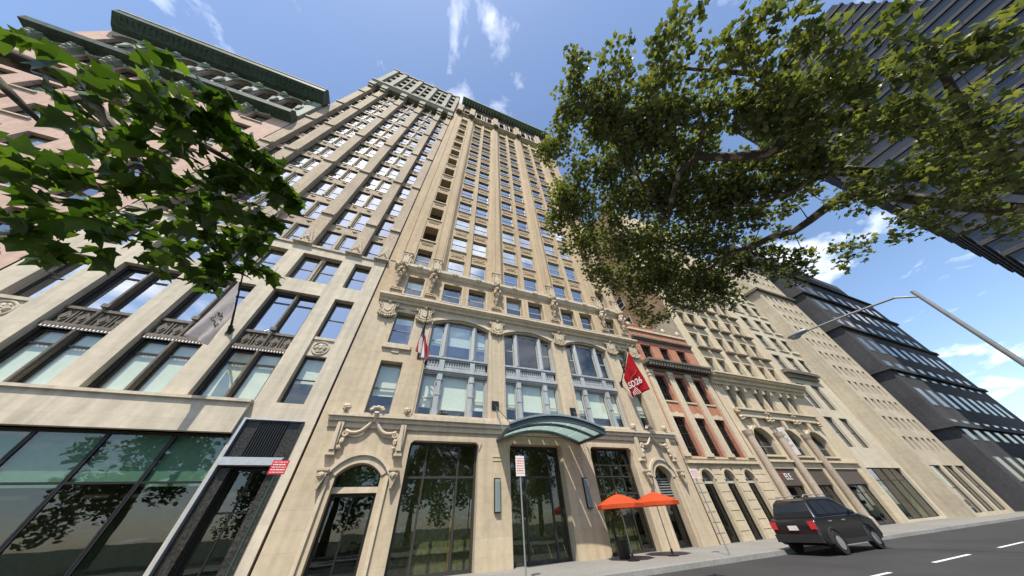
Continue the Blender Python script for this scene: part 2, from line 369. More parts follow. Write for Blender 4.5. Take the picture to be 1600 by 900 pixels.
# ------------------------------------------------------------------ mesh helpers
class MB:
    def __init__(s):
        s.v, s.f = [], []
    def quad(s, a, b, c, d):
        n = len(s.v); s.v += [a, b, c, d]; s.f.append((n, n + 1, n + 2, n + 3)); return s
    def box(s, x0, x1, y0, y1, z0, z1):
        n = len(s.v)
        s.v += [(x, y, z) for z in (z0, z1) for y in (y0, y1) for x in (x0, x1)]
        s.f += [(n + a, n + b, n + c, n + d) for a, b, c, d in
                ((0, 2, 3, 1), (4, 5, 7, 6), (0, 1, 5, 4), (2, 6, 7, 3), (0, 4, 6, 2), (1, 3, 7, 5))]
        return s
    def prism(s, poly, y0, y1, ax='xz'):
        """poly in the x,z plane, extruded in y ('yz': poly in y,z, extruded in x)"""
        n = len(s.v); k = len(poly)
        for yy in (y0, y1):
            for a, c in poly:
                s.v.append((a, yy, c) if ax == 'xz' else ((yy, a, c) if ax == 'yz' else (a, c, yy)))
        s.f.append(tuple(range(n, n + k))); s.f.append(tuple(range(n + 2 * k - 1, n + k - 1, -1)))
        for i in range(k):
            j = (i + 1) % k
            s.f.append((n + i, n + k + i, n + k + j, n + j))
        return s
    def tube(s, pts, rad, seg=6, cap=True):
        pts = [Vector(p) for p in pts]
        n0 = len(s.v)
        for i, p in enumerate(pts):
            d = (pts[min(i + 1, len(pts) - 1)] - pts[max(i - 1, 0)]).normalized()
            a = d.orthogonal().normalized() if i == 0 else (s._a - d * s._a.dot(d)).normalized()
            s._a = a
            bb = d.cross(a)
            r = rad[i] if isinstance(rad, (list, tuple)) else rad
            for k in range(seg):
                t_ = 2 * math.pi * k / seg
                q = p + (a * math.cos(t_) + bb * math.sin(t_)) * r
                s.v.append(tuple(q))
        for i in range(len(pts) - 1):
            for k in range(seg):
                a_ = n0 + i * seg + k; b_ = n0 + i * seg + (k + 1) % seg
                s.f.append((a_, b_, b_ + seg, a_ + seg))
        if cap:
            s.f.append(tuple(n0 + k for k in reversed(range(seg))))
            e = n0 + (len(pts) - 1) * seg
            s.f.append(tuple(e + k for k in range(seg)))
        return s
    def lathe(s, prof, c=(0, 0, 0), seg=12, axis='z'):
        n0 = len(s.v)
        for r, h in prof:
            for k in range(seg):
                t_ = 2 * math.pi * k / seg
                a_, b_ = r * math.cos(t_), r * math.sin(t_)
                if axis == 'z': s.v.append((c[0] + a_, c[1] + b_, c[2] + h))
                elif axis == 'y': s.v.append((c[0] + a_, c[1] + h, c[2] + b_))
                else: s.v.append((c[0] + h, c[1] + a_, c[2] + b_))
        for i in range(len(prof) - 1):
            for k in range(seg):
                a_ = n0 + i * seg + k; b_ = n0 + i * seg + (k + 1) % seg
                s.f.append((a_, b_, b_ + seg, a_ + seg))
        s.f.append(tuple(n0 + k for k in reversed(range(seg))))
        e = n0 + (len(prof) - 1) * seg
        s.f.append(tuple(e + k for k in range(seg)))
        return s
    def blob(s, c, r, seed=0, jit=0.18, seg=8, rings=5):
        rr = random.Random(seed)
        n0 = len(s.v)
        rx, ry, rz = r if isinstance(r, (tuple, list)) else (r, r, r)
        s.v.append((c[0], c[1], c[2] - rz))
        for i in range(1, rings):
            p = math.pi * i / rings - math.pi / 2
            for k in range(seg):
                t_ = 2 * math.pi * k / seg
                j = 1 + rr.uniform(-jit, jit)
                s.v.append((c[0] + rx * j * math.cos(p) * math.cos(t_), c[1] + ry * j * math.cos(p) * math.sin(t_), c[2] + rz * j * math.sin(p)))
        s.v.append((c[0], c[1], c[2] + rz)); last = len(s.v) - 1
        for k in range(seg):
            s.f.append((n0, n0 + 1 + (k + 1) % seg, n0 + 1 + k))
            s.f.append((last, last - seg + k, last - seg + (k + 1) % seg))
        for i in range(rings - 2):
            for k in range(seg):
                a_ = n0 + 1 + i * seg + k; b_ = n0 + 1 + i * seg + (k + 1) % seg
                s.f.append((a_, b_, b_ + seg, a_ + seg))
        return s
    def spiral(s, c, r0, turns, rad, y, flip=1, seg=5, start=0.0):
        pts = []
        n = int(turns * 10)
        for i in range(n + 1):
            t_ = i / n
            a_ = start + flip * t_ * turns * 2 * math.pi
            r_ = r0 * (1 - 0.82 * t_)
            pts.append((c[0] + r_ * math.cos(a_), y - 0.3 * rad * t_, c[1] + r_ * math.sin(a_)))
        return s.tube(pts, [rad * (1 - 0.4 * i / n) for i in range(n + 1)], seg)
    def wall(s, x0, x1, z0, z1, y, d, ops):
        """front face at y (facing -y) with rectangular openings and reveals of depth d"""
        ops = [o for o in ops if o[1] > x0 and o[0] < x1 and o[3] > z0 and o[2] < z1]
        xs = sorted({x0, x1, *[min(max(k, x0), x1) for o in ops for k in o[:2]]})
        zs = sorted({z0, z1, *[min(max(k, z0), z1) for o in ops for k in o[2:4]]})
        nx, nz = len(xs) - 1, len(zs) - 1
        op = [[False] * nz for _ in range(nx)]
        for i in range(nx):
            cx_ = (xs[i] + xs[i + 1]) / 2
            for j in range(nz):
                cz_ = (zs[j] + zs[j + 1]) / 2
                op[i][j] = any(o[0] < cx_ < o[1] and o[2] < cz_ < o[3] for o in ops)
        for j in range(nz):
            i = 0
            while i < nx:
                if op[i][j]: i += 1; continue
                k = i
                while k < nx and not op[k][j]: k += 1
                s.quad((xs[i], y, zs[j]), (xs[k], y, zs[j]), (xs[k], y, zs[j + 1]), (xs[i], y, zs[j + 1]))
                i = k
        for i in range(nx):
            for j in range(nz):
                if not op[i][j]: continue
                a, b_, c, e = xs[i], xs[i + 1], zs[j], zs[j + 1]
                if i > 0 and not op[i - 1][j]: s.quad((a, y, c), (a, y, e), (a, y + d, e), (a, y + d, c))
                if i < nx - 1 and not op[i + 1][j]: s.quad((b_, y, c), (b_, y + d, c), (b_, y + d, e), (b_, y, e))
                if j > 0 and not op[i][j - 1]: s.quad((a, y, c), (a, y + d, c), (b_, y + d, c), (b_, y, c))
                if j < nz - 1 and not op[i][j + 1]: s.quad((a, y, e), (b_, y, e), (b_, y + d, e), (a, y + d, e))
        return s
    def archfill(s, x0, x1, zs, ztop, y, d, n=16, rise=None):
        """closes the corners between an arch (springing at zs) and the flat head at ztop"""
        w = (x1 - x0) / 2; xc = (x0 + x1) / 2
        rise = ztop - zs if rise is None else rise
        def zc(x):
            if rise >= w * 0.98: return zs + rise * math.sqrt(max(0, 1 - ((x - xc) / w) ** 2))
            rr = (w * w + rise * rise) / (2 * rise)
            return zs + rise - rr + math.sqrt(max(0, rr * rr - (x - xc) ** 2))
        X = [xc - w * math.cos(math.pi * i / n) for i in range(n + 1)]
        for a, b_ in zip(X[:-1], X[1:]):
            s.quad((a, y, zc(a)), (b_, y, zc(b_)), (b_, y, ztop), (a, y, ztop))
            s.quad((a, y, zc(a)), (a, y + d, zc(a)), (b_, y + d, zc(b_)), (b_, y, zc(b_)))
        return s
    def archband(s, x0, x1, zs, rise, wd, y0, y1, n=16):
        """a raised moulding of width wd round an arch"""
        w = (x1 - x0) / 2; xc = (x0 + x1) / 2
        if rise >= w * 0.98:
            inn = [(xc - w * math.cos(math.pi * i / n), zs + rise * math.sin(math.pi * i / n)) for i in range(n + 1)]
            outr = [(xc - (w + wd) * math.cos(math.pi * i / n), zs + (rise + wd) * math.sin(math.pi * i / n)) for i in range(n + 1)]
        else:
            rr = (w * w + rise * rise) / (2 * rise); cz = zs + rise - rr; a0 = math.asin(w / rr)
            inn = [(xc + rr * math.sin(-a0 + 2 * a0 * i / n), cz + rr * math.cos(-a0 + 2 * a0 * i / n)) for i in range(n + 1)]
            outr = [(xc + (rr + wd) * math.sin(-a0 + 2 * a0 * i / n), cz + (rr + wd) * math.cos(-a0 + 2 * a0 * i / n)) for i in range(n + 1)]
        for i in range(n):
            s.prism([inn[i], inn[i + 1], outr[i + 1], outr[i]], y0, y1)
        return s
    def mesh(s, name, m, off=(0, 0, 0), smooth=False):
        me = bpy.data.meshes.new(name)
        ox, oy, oz = off
        me.from_pydata([(a - ox, b_ - oy, c - oz) for a, b_, c in s.v], [], s.f)
        if m: me.materials.append(MT[m] if isinstance(m, str) else m)
        if smooth:
            for p in me.polygons: p.use_smooth = True
        me.update()
        return me

def link(name, data, parent=None, loc=(0, 0, 0), rot=(0, 0, 0)):
    o = bpy.data.objects.new(name, data)
    col.objects.link(o)
    o.location = loc; o.rotation_euler = rot
    if parent: o.parent = parent
    return o

def thing(name, label, cat, loc, group=None):
    o = link(name, None, None, loc)
    o.empty_display_size = 0.3
    o['label'] = label; o['category'] = cat
    if group: o['group'] = group
    return o

def wpos(o):
    v = Vector((0, 0, 0))
    while o:
        v += o.location; o = o.parent
    return v

def part(parent, name, mb, m, smooth=False):
    """mesh given in world coordinates, made a part of parent (parents are never rotated here)"""
    return link(name, mb.mesh(name, m, wpos(parent), smooth), parent)

def structure(name, mb, m):
    o = link(name, mb.mesh(name, m)); o['kind'] = 'structure'; return o

_cache = {}
def cached(key, fn):
    if key not in _cache: _cache[key] = fn()
    return _cache[key]

def frame_mesh(w, h, cols, rails, fr, dep, m, bar):
    mb = MB()
    mb.box(0, fr, 0, dep, 0, h); mb.box(w - fr, w, 0, dep, 0, h)
    mb.box(fr, w - fr, 0, dep, 0, fr); mb.box(fr, w - fr, 0, dep, h - fr, h)
    xs = [fr + (w - 2 * fr) * c for c in cols]
    zs = [fr + (h - 2 * fr) * c for c in rails]
    for z in zs: mb.box(fr, w - fr, 0.004, dep - 0.012, z - bar / 2, z + bar / 2)
    ze = [fr] + [k for z in zs for k in (z - bar / 2, z + bar / 2)] + [h - fr]
    for x in xs:
        for a, b_ in zip(ze[::2], ze[1::2]): mb.box(x - bar / 2, x + bar / 2, 0.006, dep - 0.014, a, b_)
    return mb.mesh('window', m)

def window(root, x0, x1, z0, z1, y, cols=(), rails=(0.5,), fmat='sash', gmat='glass', fr=0.07, dep=0.09, bar=0.06, blind=None, bm='blind', name='window', tilt=0.25):
    w, h = round(x1 - x0, 3), round(z1 - z0, 3)
    key = ('f', w, h, tuple(cols), tuple(rails), fmat, fr, bar)
    me = cached(key, lambda: frame_mesh(w, h, cols, rails, fr, dep, fmat, bar))
    rl = wpos(root)
    o = link(name, me, root, (x0 - rl.x, y - rl.y, z0 - rl.z))
    xs = [fr * 0.8] + [fr + (w - 2 * fr) * c for c in cols] + [w - fr * 0.8]
    zs = [fr * 0.8] + [fr + (h - 2 * fr) * c for c in rails] + [h - fr * 0.8]
    for i in range(len(xs) - 1):
        for j in range(len(zs) - 1):
            pw, ph = round(xs[i + 1] - xs[i], 3), round(zs[j + 1] - zs[j], 3)
            g = cached(('p', pw, ph, gmat), lambda: MB().box(-pw / 2, pw / 2, -0.004, 0.004, -ph / 2, ph / 2).mesh('pane', gmat))
            link('pane', g, o, ((xs[i] + xs[i + 1]) / 2, dep * 0.55, (zs[j] + zs[j + 1]) / 2),
                 (R(rnd.gauss(0, tilt)), 0, R(rnd.gauss(0, tilt))))
    if blind:
        bh = round(h * blind, 2)
        if bh > 0.1:
            g = cached(('b', w, bh, bm), lambda: MB().box(0.03, w - 0.03, 0, 0.012, -bh, 0).mesh('blind', bm))
            link('blind', g, o, (0, dep + 0.07, h - 0.03))
    return o

def copy_of(o, parent=None, loc=None):
    c = o.copy(); col.objects.link(c)
    if parent: c.parent = parent
    if loc is not None: c.location = loc
    for ch in o.children:
        k = ch.copy(); col.objects.link(k); k.parent = c
    return c

def text_mesh(cu):
    tmp = bpy.data.objects.new('tmp_text', cu)
    col.objects.link(tmp)
    me = bpy.data.meshes.new_from_object(tmp.evaluated_get(bpy.context.evaluated_depsgraph_get()))
    bpy.data.objects.remove(tmp)
    me.name = 'lettering'
    return me

def rblind():
    r = rnd.random()
    return None if r < 0.30 else (rnd.choice([0.35, 0.5, 0.5, 0.62, 0.75, 0.98]))

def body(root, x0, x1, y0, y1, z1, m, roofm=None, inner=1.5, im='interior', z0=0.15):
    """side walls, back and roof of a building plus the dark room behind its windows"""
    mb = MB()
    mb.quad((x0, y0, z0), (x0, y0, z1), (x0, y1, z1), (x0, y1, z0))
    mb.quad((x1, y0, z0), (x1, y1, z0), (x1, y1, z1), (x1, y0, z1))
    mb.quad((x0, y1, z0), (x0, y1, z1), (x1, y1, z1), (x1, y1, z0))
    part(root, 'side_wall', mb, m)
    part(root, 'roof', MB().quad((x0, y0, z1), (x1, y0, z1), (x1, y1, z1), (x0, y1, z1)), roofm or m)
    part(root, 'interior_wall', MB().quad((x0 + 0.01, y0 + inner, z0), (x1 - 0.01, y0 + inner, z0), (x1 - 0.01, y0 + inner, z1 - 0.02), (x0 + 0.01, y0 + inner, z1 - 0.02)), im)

# ------------------------------------------------------------------ setting
structure('ground', MB().quad((-900, -900, -0.02), (900, -900, -0.02), (900, 900, -0.02), (-900, 900, -0.02)), 'parkland')
structure('road', MB().box(-200, 300, 2.0, 11.5, -0.3, 0.0), 'asphalt')
structure('pavement_far', MB().box(-200, 300, 11.72, 60, -0.3, 0.15), 'pave')
structure('pavement_near', MB().box(-200, 300, -4.5, 1.78, -0.3, 0.15), 'pave')
structure('kerb_far', MB().box(-200, 300, 11.5, 11.72, -0.3, 0.155), 'kerb')
structure('kerb_near', MB().box(-200, 300, 1.78, 2.0, -0.3, 0.155), 'kerb')
mk = MB()
for i in range(-4, 14): mk.box(i * 6, i * 6 + 3, 6.7, 6.82, 0.0, 0.006)
structure('road_marking', mk, 'paint')

Y0 = 16.0

# ================================================================== main tower
T = thing('office_tower', 'tall buff brick and limestone tower with arched bays, carved brackets and curved glass entrance canopy', 'building', (7.85, Y0, 0.15))
XL, XR = -3.95, 19.65
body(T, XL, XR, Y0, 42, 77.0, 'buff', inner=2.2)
BAY = [(0.45, 4.72), (5.97, 10.20), (11.50, 15.75)]
BC = [2.55, 8.10, 13.66]
NARROW = [(-2.10, -0.84), (17.02, 18.22)]
SHOP = [(0.55, 4.25), (6.10, 9.58), (11.68, 15.05)]
ZC = 13.30       # crown of the arches
ops = []
for a, b_ in NARROW: ops += [(a, b_, 6.30, 9.38), (a, b_, 10.55, 13.15)]
for a, b_ in BAY: ops.append((a, b_, 6.42, ZC))
for a, b_ in SHOP: ops.append((a, b_, 0.15, 5.15))
DOORS = [(-2.38, -0.48), (16.42, 17.92)]
for a, b_ in DOORS: ops.append((a, b_, 0.15, 4.18))
mb = MB().wall(XL, XR, 0.15, 14.0, Y0, 0.62, ops)
for a, b_ in BAY: mb.archfill(a, b_, 12.82, ZC, Y0, 0.62, rise=0.48)
for a, b_ in DOORS: mb.archfill(a, b_, 3.62 if a < 0 else 3.5, 4.18, Y0, 0.62, rise=0.5 if a < 0 else 0.66)
part(T, 'wall', mb, 'lime')
# mouldings round the arches and the splayed pier edges
for a, b_ in BAY:
    mb = MB().archband(a - 0.02, b_ + 0.02, 12.82, 0.48, 0.22, Y0 - 0.05, Y0 + 0.02)
    mb.archband(a - 0.02, b_ + 0.02, 12.84, 0.46, -0.10, Y0 + 0.12, Y0 + 0.3)
    for x in (a - 0.20, b_ + 0.12): mb.box(x, x + 0.08, Y0 - 0.045, Y0 + 0.01, 6.42, 12.8)
    part(T, 'arch_moulding', mb, 'trim')
# rounded head moulding of the shop openings
for a, b_ in SHOP:
    mb = MB()
    mb.prism([(a - 0.16, 5.12), (a, 4.72), (a + 0.02, 5.0), (a + 0.18, 5.14), (b_ - 0.18, 5.14), (b_ - 0.02, 5.0), (b_, 4.72), (b_ + 0.16, 5.12), (b_ + 0.05, 5.3), (a - 0.05, 5.3)], Y0 - 0.05, Y0 + 0.25)
    part(T, 'opening_moulding', mb, 'lime')
# band over the ground floor
mb = MB()
mb.box(XL + 0.35, XR - 0.05, Y0 - 0.34, Y0 - 0.004, 6.06, 6.25)
mb.box(XL + 0.4, XR - 0.1, Y0 - 0.22, Y0 - 0.006, 5.86, 6.06)
mb.box(XL + 0.45, XR - 0.15, Y0 - 0.10, Y0 - 0.008, 5.60, 5.86)
mb.box(0.4, 15.8, Y0 - 0.16, Y0 - 0.01, 6.25, 6.42)
part(T, 'string_course', mb, 'trim')
# narrow windows with sills
for a, b_ in NARROW:
    for z0, z1, bl in ((6.30, 9.38, 0.62), (10.55, 13.15, 0.25)):
        window(T, a, b_, z0 + 0.02, z1, Y0 + 0.42, rails=(0.5,), fmat='sashg', gmat='glassl' if z0 < 10 else 'glass', blind=bl, fr=0.06)
    part(T, 'sill', MB().box(a - 0.22, b_ + 0.22, Y0 - 0.16, Y0 + 0.4, 10.22, 10.55).box(a + 0.42, b_ - 0.42, Y0 - 0.06, Y0 - 0.002, 9.95, 10.22), 'trim')
    part(T, 'sill', MB().box(a - 0.1, b_ + 0.1, Y0 - 0.1, Y0 + 0.4, 6.255, 6.32), 'trim')
# iron bay windows inside the arches
def iron_bay(a, b_, bl_up, bl_low):
    w = b_ - a; ym = Y0 + 0.34
    m1, m2 = a + w * 0.255, b_ - w * 0.255
    mb = MB()
    for x in (m1, m2):
        mb.box(x - 0.19, x + 0.19, ym - 0.10, ym + 0.2, 6.44, 9.0)
        mb.box(x - 0.11, x + 0.11, ym - 0.18, ym - 0.10, 6.44, 8.6)
        mb.box(x - 0.15, x + 0.15, ym - 0.21, ym - 0.10, 8.6, 9.0)
        mb.box(x - 0.15, x + 0.15, ym - 0.20, ym - 0.10, 6.44, 6.75)
        mb.box(x - 0.15, x + 0.15, ym - 0.21, ym - 0.10, 7.66, 7.72)
        mb.box(x - 0.19, x + 0.19, ym - 0.10, ym + 0.2, 10.22, 12.98)
        mb.prism([(x - 0.19, ym - 0.1), (x, ym - 0.26), (x + 0.19, ym - 0.1)], 10.24, 12.97, ax='xy')
    for x in (a + 0.06, b_ - 0.06): mb.box(x - 0.06, x + 0.06, ym - 0.02, ym + 0.2, 6.44, 12.8)
    part(T, 'mullion', mb, 'iron')
    # spandrel: cornice, balusters, base
    mb = MB()
    mb.box(a + 0.005, b_ - 0.005, ym - 0.22, ym + 0.18, 10.08, 10.2)
    mb.box(a + 0.005, b_ - 0.005, ym - 0.14, ym + 0.18, 9.98, 10.08)
    mb.box(a + 0.005, b_ - 0.005, ym - 0.02, ym + 0.17, 9.34, 9.98)
    mb.box(a + 0.005, b_ - 0.005, ym - 0.24, ym + 0.18, 9.18, 9.30)
    mb.box(a + 0.005, b_ - 0.005, ym - 0.16, ym + 0.18, 9.06, 9.18)
    mb.box(a + 0.005, b_ - 0.005, ym - 0.10, ym + 0.18, 8.98, 9.06)
    mb.box(a + 0.005, b_ - 0.005, ym - 0.12, ym - 0.02, 9.30, 9.48)
    for x in (m1, m2): mb.box(x - 0.17, x + 0.17, ym - 0.19, ym - 0.02, 9.30, 9.98)
    sp_ = part(T, 'spandrel', mb, 'iron')
    rl = wpos(sp_)
    bal = cached('baluster', lambda: MB().lathe([(0.028, 0), (0.05, 0.1), (0.025, 0.26), (0.03, 0.44), (0.05, 0.48)], (0, 0, 0), 6).mesh('baluster', 'iron'))
    for s0, s1 in ((a + 0.14, m1 - 0.2), (m1 + 0.2, m2 - 0.2), (m2 + 0.2, b_ - 0.14)):
        n = max(3, int((s1 - s0) / 0.155))
        for i in range(n):
            x = s0 + (s1 - s0) * (i + 0.5) / n
            link('baluster', bal, sp_, (x - rl.x, ym - 0.075 - rl.y, 9.485 - rl.z))
    # windows
    yg = ym + 0.06
    for s0, s1, wide in ((a + 0.13, m1 - 0.195, 0), (m1 + 0.195, m2 - 0.195, 1), (m2 + 0.195, b_ - 0.13, 0)):
        zt = 12.74 if not wide else 13.02
        window(T, s0, s1, 10.24, zt, yg, rails=() if wide else (0.52,), fmat='sash', gmat='glass' if a < 1 else 'glassl', blind=bl_up, fr=0.05)
        window(T, s0, s1, 6.46, 8.96, yg, rails=() if wide else (0.42,), fmat='sash', gmat='glassl', blind=bl_low if wide else bl_low * 0.96, fr=0.05)
    part(T, 'arch_panel', MB().archfill(a + 0.004, b_ - 0.004, 12.70, 13.29, ym + 0.10, 0.08, rise=0.52).box(m1 + 0.19, m2 - 0.19, ym + 0.08, ym + 0.16, 13.02, 13.2), 'iron')
iron_bay(*BAY[0], 0.60, 0.80)
iron_bay(*BAY[1], None, 0.70)
iron_bay(*BAY[2], None, 0.72)
# shop fronts
def shopfront(a, b_, xs, zs, deep, fm='sashd', bar=0.09, mirror=False):
    window(T, a + 0.02, b_ - 0.02, 0.17, 5.13, Y0 + deep, cols=xs, rails=zs, fmat=fm, gmat='glassd', fr=0.11, bar=bar, dep=0.12, name='shop_window', tilt=0.1)
shopfront(*SHOP[0], (0.24, 0.74), (0.70,), 0.40)
shopfront(*SHOP[1], (0.30, 0.80), (0.70,), 0.55)
shopfront(*SHOP[2], (0.22, 0.48, 0.74), (0.52, 0.70, 0.83), 0.42, bar=0.06)
part(T, 'shop_back_wall', MB().quad((0.3, Y0 + 2.0, 0.15), (15.3, Y0 + 2.0, 0.15), (15.3, Y0 + 2.0, 5.6), (0.3, Y0 + 2.0, 5.6)), 'interior2')
part(T, 'shop_ceiling', MB().quad((0.3, Y0 + 0.7, 5.3), (15.3, Y0 + 0.7, 5.3), (15.3, Y0 + 2.0, 5.3), (0.3, Y0 + 2.0, 5.3)), 'interior2')
for a, b_ in SHOP[:1]:
    for i, hh_ in ((0, 3.8), (2, 3.2)):
        part(T, 'shop_fitting', MB().box(a + 0.95 + i * 0.9, a + 1.05 + i * 0.9, Y0 + 1.6, Y0 + 1.7, 0.15, hh_), 'warm')
# arched doorways with ogee hoods
def portal(a, b_, louvre):
    xc = (a + b_) / 2; sp_ = 3.62 if a < 0 else 3.5; rise = 0.5 if a < 0 else 0.66
    mb = MB()
    mb.archband(a - 0.02, b_ + 0.02, sp_, rise, 0.30, Y0 - 0.06, Y0 + 0.05, 18)
    mb.archband(a - 0.30, b_ + 0.30, sp_ + 0.04, rise + 0.26, 0.14, Y0 - 0.16, Y0 + 0.02, 18)
    for x in (a - 0.36, b_ + 0.22): mb.box(x, x + 0.14, Y0 - 0.12, Y0 + 0.02, 0.15, sp_)
    # ogee: two concave curves meeting in a finial
    for sg in (-1, 1):
        pts = []
        for i in range(13):
            t_ = i / 12
            x = xc + sg * (1.18 - 1.13 * t_)
            z = 5.42 - 0.10 * math.sin(t_ * math.pi) + 0.62 * t_ ** 3.2
            pts.append((x, Y0 - 0.16, z))
        mb.tube(pts, [0.075] * 13, 8)
        mb.tube([(p[0], p[1] + 0.07, p[2] - 0.11) for p in pts], [0.05] * 13, 6)
        mb.spiral((xc + sg * 1.16, 5.30), 0.16, 1.4, 0.055, Y0 - 0.17, flip=sg, start=math.pi / 2)
        mb.blob((xc + sg * 1.20, Y0 - 0.16, 4.98), (0.10, 0.12, 0.16), 3 + sg)
        mb.blob((xc + sg * 1.24, Y0 - 0.14, 4.72), (0.12, 0.10, 0.10), 6 + sg)
        mb.box(xc + sg * 0.75 - 0.38, xc + sg * 0.75 + 0.38, Y0 - 0.08, Y0 + 0.01, 5.62, 5.74)
    mb.tube([(xc, Y0 - 0.16, 5.9), (xc, Y0 - 0.26, 6.1), (xc, Y0 - 0.40, 6.3)], [0.09, 0.10, 0.12], 8)
    for k in range(5):
        aa = math.pi * k / 4
        mb.blob((xc + 0.27 * math.cos(aa), Y0 - 0.34, 6.42 + 0.12 * math.sin(aa)), (0.13, 0.12, 0.10), 20 + k)
    part(T, 'ogee_hood', mb, 'trim')
    for sg in (-1, 1):
        # tall flanking buttress with pedestal bracket and boss finial
        x = xc + sg * 1.48
        mb = MB()
        mb.box(x - 0.14, x + 0.14, Y0 - 0.2, Y0 + 0.01, 4.55, 5.84)
        mb.prism([(x - 0.20, 4.40), (x + 0.20, 4.40), (x + 0.14, 4.55), (x - 0.14, 4.55)], Y0 - 0.24, Y0 + 0.01)
        mb.prism([(x - 0.10, 4.6), (x + 0.10, 4.6), (x, 5.8)], Y0 - 0.3, Y0 - 0.2)
        part(T, 'buttress', mb, 'trim')
        mb = MB()
        mb.prism([(x - 0.22, 3.78), (x + 0.22, 3.78), (x + 0.2, 3.66), (x + 0.03, 3.12), (x - 0.03, 3.12), (x - 0.2, 3.66)], Y0 - 0.3, Y0 + 0.01)
        mb.blob((x, Y0 - 0.3, 3.62), (0.16, 0.1, 0.13), 9)
        mb.box(x - 0.24, x + 0.24, Y0 - 0.34, Y0 + 0.01, 3.78, 3.86)
        part(T, 'corbel', mb, 'carve')
        mb = MB()
        for k in range(7):
            aa = 2 * math.pi * k / 7
            mb.blob((x + 0.11 * math.cos(aa), Y0 - 0.3, 6.46 + 0.11 * math.sin(aa)), (0.10, 0.13, 0.10), 40 + k)
        mb.blob((x, Y0 - 0.34, 6.46), (0.14, 0.16, 0.14), 50)
        part(T, 'boss', mb, 'carve')
    if louvre:
        window(T, a + 0.02, b_ - 0.02, 0.17, 4.16, Y0 + 0.45, rails=(0.8,), fmat='black', gmat='glassd', fr=0.08, name='door')
        for k in range(9):
            part(T, 'louvre', MB().prism([(Y0 + 0.36, 2.3 + k * 0.14), (Y0 + 0.44, 2.36 + k * 0.14), (Y0 + 0.44, 2.38 + k * 0.14), (Y0 + 0.36, 2.33 + k * 0.14)], a + 0.05, b_ - 0.05, 'yz'), 'poleg')
    else:
        window(T, a + 0.02, b_ - 0.02, 3.24, 4.17, Y0 + 0.40, rails=(), fmat='black', gmat='glassd', fr=0.06, name='fanlight', blind=None)
        part(T, 'fanlight_panel', MB().box(a + 0.1, b_ - 0.1, Y0 + 0.7, Y0 + 0.72, 3.2, 4.17), plain('olive_panel', (0.09, 0.12, 0.07), 0.6, var=0.3))
        part(T, 'lintel', MB().box(a + 0.01, b_ - 0.01, Y0 + 0.28, Y0 + 0.6, 3.02, 3.24), 'trim')
        window(T, a + 0.02, b_ - 0.02, 0.17, 3.0, Y0 + 0.5, cols=(0.5,), rails=(), fmat='black', gmat='glassd', fr=0.1, name='door')
portal(*DOORS[0], False)
portal(*DOORS[1], True)
# wall lamps beside the entrance and slim pier marks
for x in (5.32, 10.82):
    o = part(T, 'wall_lamp', MB().box(x - 0.17, x + 0.17, Y0 - 0.10, Y0 - 0.003, 2.1, 3.50), 'black')
    part(o, 'lamp_glass', MB().box(x - 0.13, x + 0.13, Y0 - 0.16, Y0 - 0.10, 2.14, 3.44), 'frost')
    part(T, 'pier_trim', MB().box(x - 0.25, x + 0.25, Y0 - 0.03, Y0 - 0.002, 4.46, 4.52).box(x - 0.25, x + 0.25, Y0 - 0.03, Y0 - 0.002, 4.28, 4.34), 'trim')
# big cornice below the fourth floor
mb = MB()
mb.box(XL + 0.40, XR + 0.02, Y0 - 0.55, Y0 - 0.004, 14.16, 14.32)
mb.prism([(Y0 - 0.50, 14.16), (Y0 - 0.40, 14.05), (Y0 - 0.24, 13.98), (Y0 - 0.16, 13.84), (Y0 - 0.005, 13.80), (Y0 - 0.005, 14.16)], XL + 0.42, XR, 'yz')
part(T, 'cornice', mb, 'trim')
# fourth floor
PAIR = [(-1.82, -0.30), (0.30, 1.82)]
COLS = [(c + p, c + q_) for c in BC for p, q_ in PAIR]
ops = [(a, b_, 14.78, 16.80) for a, b_ in COLS + NARROW]
part(T, 'fourth_floor_wall', MB().wall(XL, XR, 14.0, 17.5, Y0, 0.5, ops), 'buff')
part(T, 'plinth', MB().box(XL + 0.45, XR - 0.05, Y0 - 0.10, Y0 - 0.003, 14.32, 14.72), 'trim')
for a, b_ in COLS + NARROW:
    window(T, a, b_, 14.82, 16.8, Y0 + 0.36, fmat='sash', blind=rnd.choice([None, None, 0.4]), fr=0.055)
    part(T, 'sill', MB().box(a - 0.1, b_ + 0.1, Y0 - 0.14, Y0 + 0.36, 14.72, 14.80), 'trim')
    part(T, 'jamb_trim', MB().box(a - 0.16, a - 0.004, Y0 - 0.03, Y0 - 0.002, 14.82, 16.9).box(b_ + 0.004, b_ + 0.16, Y0 - 0.03, Y0 - 0.002, 14.82, 16.9), 'lime')
# string course with diamonds
mb = MB().box(XL + 0.6, XR - 0.1, Y0 - 0.36, Y0 - 0.004, 17.66, 17.92)
mb.prism([(Y0 - 0.36, 17.66), (Y0 - 0.14, 17.38), (Y0 - 0.004, 17.30), (Y0 - 0.004, 17.66)], XL + 0.6, XR - 0.1, 'yz')
part(T, 'string_course', mb, 'trim')
part(T, 'upper_plinth', MB().box(XL + 0.6, XR - 0.1, Y0 - 0.12, Y0 - 0.004, 17.92, 18.12), 'trim')
dm = cached('diamond', lambda: MB().prism([(-0.24, 0), (0, -0.24), (0.24, 0), (0, 0.24)], -0.1, 0.06).box(-0.1, 0.1, -0.14, -0.1, -0.1, 0.1).mesh('diamond', 'trim'))
rl = wpos(T)
for a, b_ in COLS + NARROW:
    link('diamond', dm, T, ((a + b_) / 2 - rl.x, Y0 - 0.36 - rl.y, 17.74 - rl.z))
